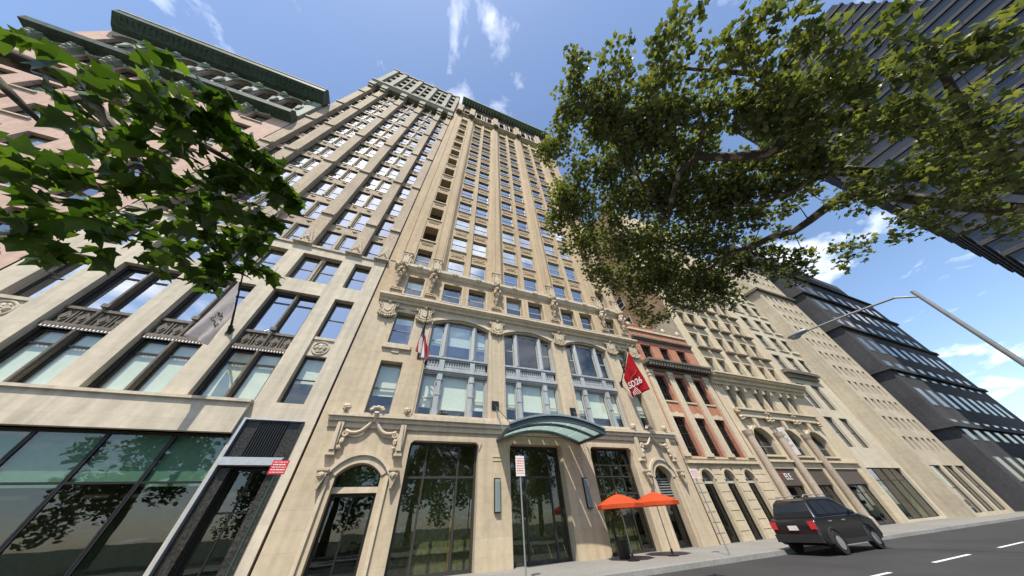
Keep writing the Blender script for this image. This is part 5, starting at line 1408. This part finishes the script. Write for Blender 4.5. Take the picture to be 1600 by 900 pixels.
def foliage_mesh(name, lobes, per_r2, size, m, rr, kind=0, drop=0.0, spread=1.0):
    """thousands of separate leaf faces spread through the lobes of a crown, as one mesh"""
    base = np.array([(x, y, 0.0) for x, y in leaf_poly(kind)])
    cen = np.array([[0, 0.42, 0.06]])
    base[:, 2] = -0.12 * np.abs(base[:, 0]) - 0.08 * base[:, 1] ** 2
    tmpl = np.vstack([base, cen])
    nb = len(base)
    P, A_, S_ = [], [], []
    for lx, ly, lz, lr in lobes:
        n = max(6, int(per_r2 * lr * lr))
        d = rr.normal(size=(n, 3)); d /= np.linalg.norm(d, axis=1)[:, None]
        rad = lr * spread * rr.random(n) ** 0.45
        P.append(np.array([lx, ly, lz]) + d * rad[:, None]); S_.append(size * rr.uniform(0.6, 1.25, n))
    P = np.vstack(P); S_ = np.concatenate(S_); n = len(P)
    yaw = rr.uniform(0, 2 * np.pi, n); tx = rr.normal(0, 0.55, n) + drop; ty = rr.normal(0, 0.5, n)
    cy, sy = np.cos(yaw), np.sin(yaw); cx_, sx_ = np.cos(tx), np.sin(tx); cz, sz = np.cos(ty), np.sin(ty)
    T3 = tmpl[None] * S_[:, None, None]
    x, y, z = T3[..., 0], T3[..., 1], T3[..., 2]
    x, z = x * cz[:, None] + z * sz[:, None], -x * sz[:, None] + z * cz[:, None]
    y, z = y * cx_[:, None] - z * sx_[:, None], y * sx_[:, None] + z * cx_[:, None]
    x, y = x * cy[:, None] - y * sy[:, None], x * sy[:, None] + y * cy[:, None]
    V = np.stack([x, y, z], -1) + P[:, None, :]
    k = nb + 1
    tri = np.array([[i, (i + 1) % nb, nb] for i in range(nb)])
    Fi = (tri[None] + (np.arange(n) * k)[:, None, None]).reshape(-1)
    me = bpy.data.meshes.new(name)
    me.vertices.add(n * k); me.vertices.foreach_set('co', V.reshape(-1).astype(np.float32))
    nf = n * nb
    me.loops.add(nf * 3); me.loops.foreach_set('vertex_index', Fi.astype(np.int32))
    me.polygons.add(nf); me.polygons.foreach_set('loop_start', np.arange(0, nf * 3, 3, dtype=np.int32))
    me.update(calc_edges=True)
    me.materials.append(MT[m])
    return me
nr = np.random.default_rng(4)
PS = thing('potted_shrub', 'small green shrub in a dark planter before the gridded shop window', 'plant', (11.55, 14.9, 0.15))
part(PS, 'planter', MB().lathe([(0.26, 0.15), (0.34, 0.75), (0.36, 0.8), (0.30, 0.8)], (11.55, 14.9, 0), 14), 'black')
part(PS, 'stem', MB().tube([(11.55, 14.9, 0.7), (11.58, 14.88, 1.5), (11.52, 14.9, 2.3)], [0.03, 0.025, 0.015], 6), 'bark')
sh = link('foliage', foliage_mesh('foliage', [(11.55 + dx_, 14.9 + dy_, 1.35 + 0.22 * i, 0.36) for i, (dx_, dy_) in enumerate([(0, 0), (0.18, -0.1), (-0.16, 0.1), (0.1, 0.1), (0, -0.05), (0.05, 0)])], 900, 0.10, 'leaf', nr, 2), PS)
sh.location = -Vector(PS.location)
sh['kind'] = 'stuff'

# black sports utility car parked at the far kerb
V_ = thing('parked_car', 'black sports utility car with roof rails parked at the far kerb by the column', 'car', (20.6, 10.55, 0))
vx, vy = 18.15, 10.55
prof = [(0.0, 0.45), (0.02, 0.95), (0.10, 1.12), (0.42, 1.22), (0.70, 1.80), (1.05, 1.92), (2.85, 1.94), (3.20, 1.86), (3.95, 1.26), (4.75, 1.12), (4.92, 0.95), (4.95, 0.45), (4.7, 0.32), (0.25, 0.32)]
mb = MB()
secs = [(-0.98, 0.96, 0.0), (-0.94, 1.0, 0.05), (0.94, 1.0, 0.05), (0.98, 0.96, 0.0)]
low = [(a, b_) for a, b_ in prof if b_ <= 1.3]
mb.prism([(vx + a, b_) for a, b_ in [(0, 0.45), (0.02, 0.95), (0.10, 1.16), (0.42, 1.24), (3.98, 1.28), (4.75, 1.14), (4.92, 0.95), (4.95, 0.45), (4.7, 0.32), (0.25, 0.32)]], vy - 0.97, vy + 0.97)
lo_, hi_ = [(0.42, 1.241), (3.98, 1.281)], [(0.72, 1.80), (1.05, 1.93), (2.85, 1.95), (3.15, 1.87)]
n = len(mb.v)
ring = [(0.40, 1.241), (0.72, 1.80), (1.05, 1.93), (2.85, 1.95), (3.15, 1.87), (3.98, 1.281)]
for sg in (-1, 1):
    for a, b_ in ring:
        ins = 0.93 if b_ < 1.4 else 0.76 - 0.05 * (b_ > 1.9)
        mb.v.append((vx + a, vy + sg * ins, b_))
k = len(ring)
mb.f.append(tuple(n + i for i in range(k))); mb.f.append(tuple(n + k + i for i in reversed(range(k))))
for i in range(k - 1): mb.f.append((n + i, n + k + i, n + k + i + 1, n + i + 1))
bo = part(V_, 'body', mb, 'carblack')
bv = bo.modifiers.new('b', 'BEVEL'); bv.width = 0.09; bv.segments = 4
for pl in bo.data.polygons: pl.use_smooth = True
bo.data.set_sharp_from_angle(angle=R(35))
for sg in (-1, 1):
    def gp(a, z): return (vx + a, vy + sg * (0.93 + (0.745 - 0.93) * (z - 1.25) / 0.6 + 0.012), z)
    for s0, s1, t0, t1 in ((0.75, 1.55, 0.95, 1.55), (1.62, 2.5, 1.62, 2.5), (2.57, 3.65, 2.57, 3.1)):
        part(V_, 'side_window', MB().quad(gp(s0, 1.32), gp(s1, 1.32), gp(t1, 1.80), gp(t0, 1.80)), 'towerglass')
    part(V_, 'roof_rail', MB().tube([(vx + 0.95, vy + sg * 0.66, 1.95), (vx + 1.1, vy + sg * 0.66, 2.03), (vx + 2.8, vy + sg * 0.66, 2.05), (vx + 2.95, vy + sg * 0.66, 1.96)], 0.022, 6), 'silver')
    part(V_, 'tail_light', MB().box(vx - 0.01, vx + 0.06, vy + sg * 0.82 - 0.12, vy + sg * 0.82 + 0.12, 0.85, 1.12), 'redp')
    part(V_, 'headlight', MB().box(vx + 4.80, vx + 4.93, vy + sg * 0.74 - 0.2, vy + sg * 0.74 + 0.2, 0.9, 1.04), 'silver')
    for a in (0.95, 3.95):
        w_ = part(V_, 'wheel', MB().lathe([(0.22, -0.13), (0.36, -0.13), (0.38, -0.08), (0.38, 0.08), (0.36, 0.13), (0.22, 0.13)], (vx + a, vy + sg * 0.88, 0.38), 20, 'y'), 'rubber')
        part(w_, 'rim', MB().lathe([(0.05, -0.12), (0.22, -0.12), (0.22, 0.12), (0.05, 0.12)], (vx + a, vy + sg * 0.90, 0.38), 12, 'y'), 'silver')
part(V_, 'bumper', MB().box(vx - 0.09, vx + 0.3, vy - 0.93, vy + 0.93, 0.42, 0.68), 'rubber')
part(V_, 'sill_cladding', MB().box(vx + 1.4, vx + 3.5, vy - 0.985, vy + 0.985, 0.30, 0.46), 'rubber')
part(V_, 'number_plate', MB().box(vx - 0.03, vx - 0.015, vy - 0.2, vy + 0.2, 0.82, 0.98), 'signw')
for sg in (-1, 1):
    part(V_, 'mirror', MB().blob((vx + 3.35, vy + sg * 1.02, 1.32), (0.08, 0.13, 0.09), 1, 0.0), 'carblack')
    for a in (0.95, 3.95):
        pts = [(vx + a + 0.47 * math.cos(t_), vy + sg * 0.965, 0.38 + 0.47 * math.sin(t_)) for t_ in [math.pi * k / 10 for k in range(11)]]
        part(V_, 'wheel_arch', MB().tube(pts, 0.05, 6), 'rubber')
    for a in (1.15, 2.25): part(V_, 'door_handle', MB().box(vx + a, vx + a + 0.2, vy + sg * 0.985 - 0.02, vy + sg * 0.985 + 0.02, 1.06, 1.10), 'silver')
part(V_, 'rear_window', MB().quad((vx + 0.46, vy - 0.8, 1.32), (vx + 0.46, vy + 0.8, 1.32), (vx + 0.66, vy + 0.7, 1.76), (vx + 0.66, vy - 0.7, 1.76)), 'towerglass')

# vertical banner on the cream building
BN = thing('wall_banner', 'narrow white vertical banner between the arched windows of the cream building', 'banner', (33.1, 15.4, 4.9))
part(BN, 'panel', MB().box(33.0, 33.04, 15.15, 15.6, 4.95, 7.15), 'signw')
part(BN, 'bracket', MB().tube([(33.02, 15.1, 7.2), (33.02, 16.0, 7.2)], 0.02, 6).tube([(33.02, 15.1, 4.9), (33.02, 16.0, 4.9)], 0.02, 6), 'black')
part(BN, 'print', MB().box(32.99, 32.999, 15.25, 15.5, 5.6, 5.75).box(32.99, 32.999, 15.28, 15.47, 6.0, 6.3).box(32.99, 32.999, 15.25, 15.5, 6.5, 6.6), plain('faded_print', (0.42, 0.38, 0.38), 0.8))

# ================================================================== trees
def tube_list(root, name, limbs, seg=8):
    for pts, rad in limbs:
        part(root, name, MB().tube(pts, rad, seg), 'bark', True)

RT = thing('plane_tree', 'large plane tree overhanging from the right with mottled limbs and small leaves', 'tree', (11.2, -1.9, 0.15))
part(RT, 'trunk', MB().tube([(11.2, -1.9, 0.1), (11.15, -1.9, 1.2), (11.0, -1.85, 3.2), (10.7, -1.8, 5.0), (10.2, -1.7, 6.2)], [0.42, 0.34, 0.31, 0.28, 0.22], 14), 'bark', True)
limbA = [(10.2, -1.7, 6.2), (9.0, -1.75, 6.9), (8.0, -1.6, 7.25), (6.96, -1.2, 7.34), (6.72, -0.92, 7.37), (6.46, -0.63, 7.39), (6.27, -0.24, 7.33), (5.89, 0.06, 7.59), (5.36, 0.4, 7.99), (5.27, 0.85, 8.02), (5.47, 1.41, 7.82), (5.78, 1.93, 7.67)]
limbB = [(10.6, -1.8, 5.4), (9.4, -1.2, 6.2), (8.2, -0.8, 6.7), (7.53, -0.57, 6.85), (7.47, -0.21, 6.96), (7.4, 0.2, 7.07), (7.26, 0.6, 7.22), (7.01, 0.92, 7.49)]
limbC = [(10.85, -1.8, 4.4), (10.0, -1.0, 6.0), (8.9, -0.5, 6.75), (8.49, -0.16, 6.88), (8.49, 0.46, 6.86), (8.47, 0.81, 6.86), (8.32, 1.16, 7.03), (8.21, 1.58, 7.08), (8.01, 2.01, 7.23), (7.92, 2.52, 7.16), (7.77, 2.98, 7.15)]
limbs = [(limbA, [0.22, 0.20, 0.18, 0.165, 0.15, 0.135, 0.115, 0.10, 0.09, 0.075, 0.06, 0.035]),
         (limbB, [0.14, 0.11, 0.08, 0.065, 0.055, 0.05, 0.042, 0.03]),
         (limbC, [0.16, 0.13, 0.11, 0.10, 0.085, 0.08, 0.07, 0.06, 0.05, 0.04, 0.03]),
         ([(8.2, -0.8, 6.7), (7.52, -0.29, 7.06), (7.11, -0.09, 7.44), (6.79, 0.07, 7.66)], [0.06, 0.045, 0.035, 0.015]),
         ([(5.36, 0.4, 7.99), (5.09, -0.11, 8.15), (4.53, -0.5, 8.42)], [0.055, 0.04, 0.018]),
         ([(5.78, 1.93, 7.67), (4.93, 1.55, 8.47), (4.36, 1.23, 8.79), (3.64, 0.69, 9.14), (2.97, 0.43, 9.23)], [0.04, 0.032, 0.025, 0.018, 0.008]),
         ([(5.78, 1.93, 7.67), (5.83, 2.49, 7.84), (5.64, 2.99, 8.09), (5.1, 3.07, 8.48)], [0.035, 0.03, 0.022, 0.01]),
         ([(6.53, -0.65, 7.39), (5.65, -0.58, 7.65), (5.25, -0.51, 7.75)], [0.045, 0.03, 0.015]),
         ([(8.0, -1.6, 7.25), (7.2, -1.5, 7.3), (6.0, -1.4, 7.2), (4.8, -1.1, 7.6), (3.4, -0.6, 8.6)], [0.11, 0.09, 0.07, 0.05, 0.02]),
         ([(10.2, -1.7, 6.2), (8.6, -1.7, 5.9), (7.0, -1.6, 5.8), (5.4, -1.8, 5.9)], [0.12, 0.09, 0.06, 0.03])]
tube_list(RT, 'limb', limbs, 10)
LOBES_R = [(2.31, 0.54, 10.08, 0.4), (2.51, 1.03, 10.18, 0.3), (2.64, 1.62, 10.26, 0.47), (2.64, 2.15, 10.36, 0.39), (3.46, 1.99, 9.89, 0.42), (2.94, 0.31, 9.67, 0.38), (3.58, 0.61, 9.4, 0.37), (3.41, 1.22, 9.84, 0.21), (3.84, 2.77, 9.95, 0.5), (3.84, 3.67, 9.96, 0.5), (3.83, 4.27, 9.91, 0.38), (4.57, 3.23, 9.65, 0.61), (4.81, 4.33, 9.48, 0.58), (5.74, 4.87, 8.92, 0.59), (5.78, 3.66, 9.03, 0.67), (6.44, 5.19, 8.54, 0.45), (4.81, 2.24, 9.36, 0.66), (4.58, 1.24, 9.25, 0.44), (4.18, 0.47, 9.1, 0.48), (3.41, -0.04, 9.06, 0.4), (4.03, -0.28, 8.62, 0.42), (4.79, 0.3, 8.73, 0.43), (5.82, 2.12, 8.93, 0.65), (6.54, 3.4, 8.65, 0.77), (7.08, 4.8, 8.19, 0.61), (7.82, 5.35, 7.75, 0.43), (7.79, 4.05, 7.89, 0.7), (7.25, 2.79, 8.36, 0.72), (6.36, 1.53, 8.62, 0.66), (8.38, 3.66, 7.53, 0.58), (8.0, 2.57, 7.89, 0.64), (7.0, 1.35, 8.32, 0.57), (6.12, 0.55, 8.44, 0.45), (4.73, -0.41, 8.28, 0.43), (5.51, -0.07, 8.34, 0.32), (6.89, 0.59, 8.12, 0.47), (7.93, 1.42, 7.86, 0.53), (8.82, 2.72, 7.39, 0.45), (4.96, -0.64, 7.85, 0.33), (5.35, -0.56, 7.52, 0.3), (7.27, 0.59, 7.84, 0.38), (5.25, -0.91, 7.3, 0.33), (6.57, -0.05, 7.75, 0.23), (7.44, 0.09, 7.66, 0.32), (8.16, 0.97, 7.64, 0.3), (9.01, 1.53, 7.36, 0.26), (8.86, 1.93, 7.47, 0.34), (5.94, -0.68, 7.22, 0.27), (5.4, -1.08, 6.98, 0.3), (7.39, -0.25, 7.4, 0.29), (8.18, 0.38, 7.33, 0.24), (9.61, 1.54, 6.72, 0.24), (9.67, 1.97, 6.91, 0.23), (9.62, 1.12, 6.81, 0.2), (8.2, 0.0, 7.32, 0.2), (9.0, 1.02, 7.48, 0.18), (6.06, -0.96, 6.73, 0.3), (7.07, -0.73, 6.78, 0.36), (5.46, -1.33, 6.72, 0.29), (8.26, -0.3, 6.48, 0.36), (6.56, -1.12, 6.39, 0.35), (9.52, 0.55, 6.23, 0.32), (7.92, -0.74, 6.22, 0.37), (6.33, -1.34, 5.96, 0.32), (5.58, -1.52, 6.21, 0.27), (7.64, -1.04, 5.85, 0.35), (9.08, -0.36, 5.78, 0.33), (7.05, -1.34, 5.57, 0.34), (8.69, -0.78, 5.62, 0.34), (7.92, -1.17, 5.26, 0.34), (5.97, -1.57, 5.31, 0.27), (6.96, -1.58, 5.22, 0.29), (9.14, -0.9, 5.02, 0.3), (4.61, -1.21, 7.26, 0.31), (4.02, -0.99, 7.73, 0.34), (3.39, -0.75, 8.36, 0.38), (2.67, -0.37, 9.03, 0.38), (4.62, -1.5, 6.64, 0.28), (3.82, -1.33, 7.31, 0.29), (3.1, -1.12, 8.0, 0.31), (4.8, -1.72, 6.1, 0.26), (5.16, -1.7, 5.52, 0.26), (4.03, -1.62, 6.83, 0.25), (5.19, -1.84, 5.24, 0.23), (2.09, -0.08, 9.94, 0.3)]
LOBES_R += [(4.89, 0.67, 9.25, 0.38), (5.65, 0.85, 9.01, 0.39), (5.52, 1.31, 9.3, 0.42), (4.33, 0.79, 9.52, 0.39), (5.38, 0.36, 8.84, 0.36), (4.29, 0.13, 9.1, 0.34), (4.32, 1.93, 10.01, 0.47), (4.31, 1.35, 9.8, 0.43), (6.35, 1.07, 8.76, 0.4), (7.81, 3.9, 8.44, 0.54), (8.73, 4.32, 7.67, 0.53), (8.77, 3.27, 7.61, 0.48), (7.81, 4.6, 8.41, 0.57), (7.37, 2.03, 8.48, 0.45), (8.09, 2.03, 7.93, 0.43), (9.13, 3.51, 7.3, 0.48), (6.02, -0.6, 7.62, 0.27), (6.8, -0.33, 7.42, 0.28), (7.64, 0.33, 7.39, 0.2), (7.56, 0.88, 7.84, 0.23), (6.78, -0.55, 7.19, 0.26), (6.52, 0.17, 8.07, 0.33), (5.8, -0.88, 7.39, 0.24), (5.45, -0.8, 7.68, 0.25), (5.53, 2.96, 9.76, 0.53), (5.61, 4.28, 9.78, 0.59), (6.87, 4.45, 9.07, 0.59), (6.84, 2.86, 9.03, 0.51), (4.58, -0.2, 8.72, 0.31), (3.39, 0.32, 9.48, 0.35), (2.83, 0.68, 9.82, 0.37), (3.52, 0.91, 9.81, 0.4), (3.68, 3.2, 10.46, 0.54), (5.49, 2.13, 9.6, 0.48), (6.22, 1.73, 9.11, 0.45), (7.42, 1.35, 8.18, 0.4), (7.23, 0.38, 7.75, 0.21), (6.9, 0.72, 8.21, 0.37), (6.14, -0.88, 7.18, 0.24), (7.26, -0.34, 7.07, 0.27), (7.55, -0.01, 7.18, 0.18), (9.42, 3.22, 6.98, 0.45), (8.99, 2.38, 7.25, 0.26), (9.12, 1.95, 6.99, 0.24), (9.0, 1.36, 6.84, 0.22), (9.47, 1.39, 6.38, 0.21), (9.69, 1.79, 6.33, 0.22), (9.21, 4.31, 7.22, 0.28), (8.6, 5.78, 7.53, 0.32), (8.83, 5.18, 7.47, 0.31)]
sat = random.Random(8)
base_lobes = list(LOBES_R)
for i, a in enumerate(base_lobes):                       # fill in between neighbouring clumps
    for b_ in base_lobes[i + 1:]:
        dd = (Vector(a[:3]) - Vector(b_[:3])).length
        if 0.5 < dd < 0.95 and a[1] + b_[1] > -3.4:
            LOBES_R.append(tuple((a[k] + b_[k]) / 2 + sat.gauss(0, 0.10) for k in range(3)) + ((a[3] + b_[3]) * 0.30,))
for lx, ly, lz, lr in base_lobes:                        # small satellite clumps break the outline
    for _ in range(2):
        d = Vector((sat.gauss(0, 1), sat.gauss(0, 1), sat.gauss(0, 1))).normalized() * lr * sat.uniform(0.9, 1.3)
        LOBES_R.append((lx + d.x, ly + d.y, lz + d.z * 0.8, lr * sat.uniform(0.3, 0.5)))
nodes = [Vector(p) for pts, _ in limbs for p in pts]
twigs = MB()
for lx, ly, lz, lr in base_lobes:
    c_ = Vector((lx, ly, lz))
    q_ = min(nodes, key=lambda p: (p - c_).length + 0.5 * rnd.random())
    if (q_ - c_).length > 1.2: continue
    mid = q_.lerp(c_, 0.55) + Vector((rnd.uniform(-.12, .12), rnd.uniform(-.12, .12), rnd.uniform(-.1, .15)))
    twigs.tube([q_, mid, c_], [0.014, 0.009, 0.004], 5)
    for _ in range(3):
        e_ = c_ + Vector((rnd.gauss(0, 1), rnd.gauss(0, 1), rnd.gauss(0, 1))).normalized() * lr * 0.8
        twigs.tube([mid.lerp(c_, 0.5), e_], [0.008, 0.004], 4)
o = part(RT, 'twigs', twigs, 'bark'); o['kind'] = 'stuff'
fo = link('crown', foliage_mesh('crown', LOBES_R, 950, 0.105, 'leaf', nr, 0, 0.0, 1.2), RT)
fo.location = -Vector(RT.location); fo['kind'] = 'stuff'

LT = thing('plane_tree', 'plane tree with big lobed leaves hanging close at the left edge', 'tree', (-5.6, 1.4, 0.15))
part(LT, 'trunk', MB().tube([(-5.6, 1.4, 0.1), (-5.6, 1.42, 1.4), (-5.5, 1.5, 3.0), (-5.3, 1.6, 4.4)], [0.34, 0.27, 0.23, 0.17], 14), 'bark', True)
ll = [([(-5.3, 1.6, 4.4), (-4.4, 1.65, 4.75), (-3.4, 1.7, 4.7), (-2.7, 1.75, 4.55), (-2.2, 1.9, 4.45), (-1.9, 2.05, 4.5)], [0.15, 0.10, 0.06, 0.035, 0.02, 0.008]),
      ([(-3.4, 1.7, 4.7), (-2.9, 2.1, 4.3), (-2.5, 2.5, 4.0), (-2.15, 2.8, 3.85)], [0.05, 0.035, 0.02, 0.008]),
      ([(-4.4, 1.65, 4.75), (-3.4, 1.5, 4.2), (-2.8, 1.6, 3.8)], [0.06, 0.035, 0.012])]
tube_list(LT, 'limb', ll, 8)
LOBES_L = [(-2.17, 1.32, 4.56, 0.1), (-2.21, 1.52, 4.43, 0.1), (-2.16, 1.63, 4.41, 0.12), (-2.09, 1.71, 4.55, 0.1), (-2.01, 1.81, 4.55, 0.13), (-1.92, 1.93, 4.59, 0.12), (-1.84, 2.1, 4.6, 0.1), (-1.8, 2.23, 4.53, 0.08), (-1.92, 2.11, 4.4, 0.14), (-2.04, 1.98, 4.27, 0.15), (-2.11, 1.85, 4.16, 0.12), (-2.13, 2.15, 4.06, 0.13), (-2.03, 2.27, 4.2, 0.11), (-2.18, 2.45, 3.89, 0.13), (-2.11, 2.58, 3.99, 0.13), (-2.02, 2.6, 4.12, 0.11), (-2.22, 2.82, 3.79, 0.12), (-2.06, 2.84, 3.91, 0.11), (-1.94, 2.95, 3.97, 0.09), (-2.27, 2.99, 3.69, 0.07), (-1.92, 2.42, 4.3, 0.07)]
LOBES_L2 = [(-2.31, 1.49, 4.36, 0.13), (-2.28, 1.76, 4.08, 0.15), (-2.28, 2.18, 3.9, 0.15), (-2.36, 2.65, 3.66, 0.15), (-2.41, 1.55, 4.09, 0.14), (-2.42, 1.93, 3.81, 0.15), (-2.48, 2.41, 3.61, 0.15), (-2.54, 1.72, 3.85, 0.14), (-2.59, 2.15, 3.57, 0.15), (-2.58, 1.53, 3.77, 0.12), (-2.64, 1.92, 3.54, 0.14), (-2.72, 2.39, 3.3, 0.13), (-2.75, 1.74, 3.57, 0.13), (-2.79, 2.15, 3.28, 0.13), (-2.35, 1.26, 4.31, 0.13), (-2.46, 1.3, 4.04, 0.12), (-2.54, 1.2, 3.85, 0.11)]
def single_leaf(kind, curl):
    P2 = leaf_poly(kind)
    mb = MB()
    top = [(x, y, -0.15 * abs(x) - curl * y * y) for x, y in P2]
    mb.v = [tuple(p) for p in top] + [(0, 0.12, 0.0), (0, 0.45, 0.03 - curl * 0.2), (0, 0.75, 0.02 - curl * 0.56)]
    n_ = len(P2)
    # fan each side of the midrib so the leaf folds along it
    rib = {i: (n_ if P2[i][1] < 0.2 else (n_ + 1 if P2[i][1] < 0.6 else n_ + 2)) for i in range(n_)}
    for i in range(n_):
        j = (i + 1) % n_
        a, b_ = rib[i], rib[j]
        mb.f.append((i, j, a))
        if a != b_: mb.f.append((a, j, b_))
    mb.tube([(0, 0, 0), (0, -0.18, 0.03), (0, -0.38, 0.12)], 0.012, 4)
    return mb.mesh('leaf', 'leafn')
LM = [single_leaf(0, 0.12), single_leaf(1, 0.25), single_leaf(0, -0.1)]
base_l = Vector(LT.location)
lr_ = random.Random(21)
cnt = 0
for lx, ly, lz, r_ in LOBES_L:
    for _ in range(int(8 + 60 * r_)):
        if cnt >= 300: break
        d = Vector((lr_.gauss(0, 1), lr_.gauss(0, 1), lr_.gauss(0, 1))).normalized() * r_ * 1.15 * lr_.random() ** 0.4
        o = link('leaf', LM[lr_.randrange(3)], LT, Vector((lx, ly, lz)) + d - base_l, (lr_.gauss(-0.45, 0.5), lr_.gauss(0, 0.5), lr_.uniform(0, 6.28)))
        s_ = lr_.uniform(0.11, 0.19); o.scale = (s_, s_, s_)
        cnt += 1
o = link('crown', foliage_mesh('crown', LOBES_L2, 1100, 0.15, 'leafn', nr, 0, -0.4, 1.6), LT)
o.location = -base_l; o['kind'] = 'stuff'

# trees of the park behind the photographer, mirrored in the lower windows
PT = None
for i, (tx, ty, ts) in enumerate([(-26, -17, 1.05), (-15, -22, 0.95), (-6, -15, 1.1), (4, -20, 1.0), (15, -16, 1.08), (26, -21, 0.95), (37, -17, 1.05), (50, -20, 1.1)]):
    if PT is None:
        PT = thing('park_tree', 'leafy park tree across the street, seen mirrored in the lower windows', 'tree', (tx, ty, 0.1), 'park trees mirrored in the windows')
        link('trunk', MB().tube([(0, 0, 0), (0.1, 0, 3), (0, 0.2, 7), (0.1, 0, 11)], [0.45, 0.36, 0.28, 0.1], 10).mesh('trunk', 'bark', smooth=True), PT)
        pr = random.Random(3)
        lb = [(pr.gauss(0, 2.3), pr.gauss(0, 2.3), 9.0 + pr.gauss(0, 2.6), pr.uniform(1.0, 1.8)) for _ in range(26)]
        link('crown', foliage_mesh('crown', lb, 90, 0.5, 'leaf', nr, 2, 0.0, 1.1), PT)['kind'] = 'stuff'
        o = PT
    else:
        o = copy_of(PT, None, (tx, ty, 0.1))
    o.scale = (ts, ts, ts); o.rotation_euler = (0, 0, i * 1.3)
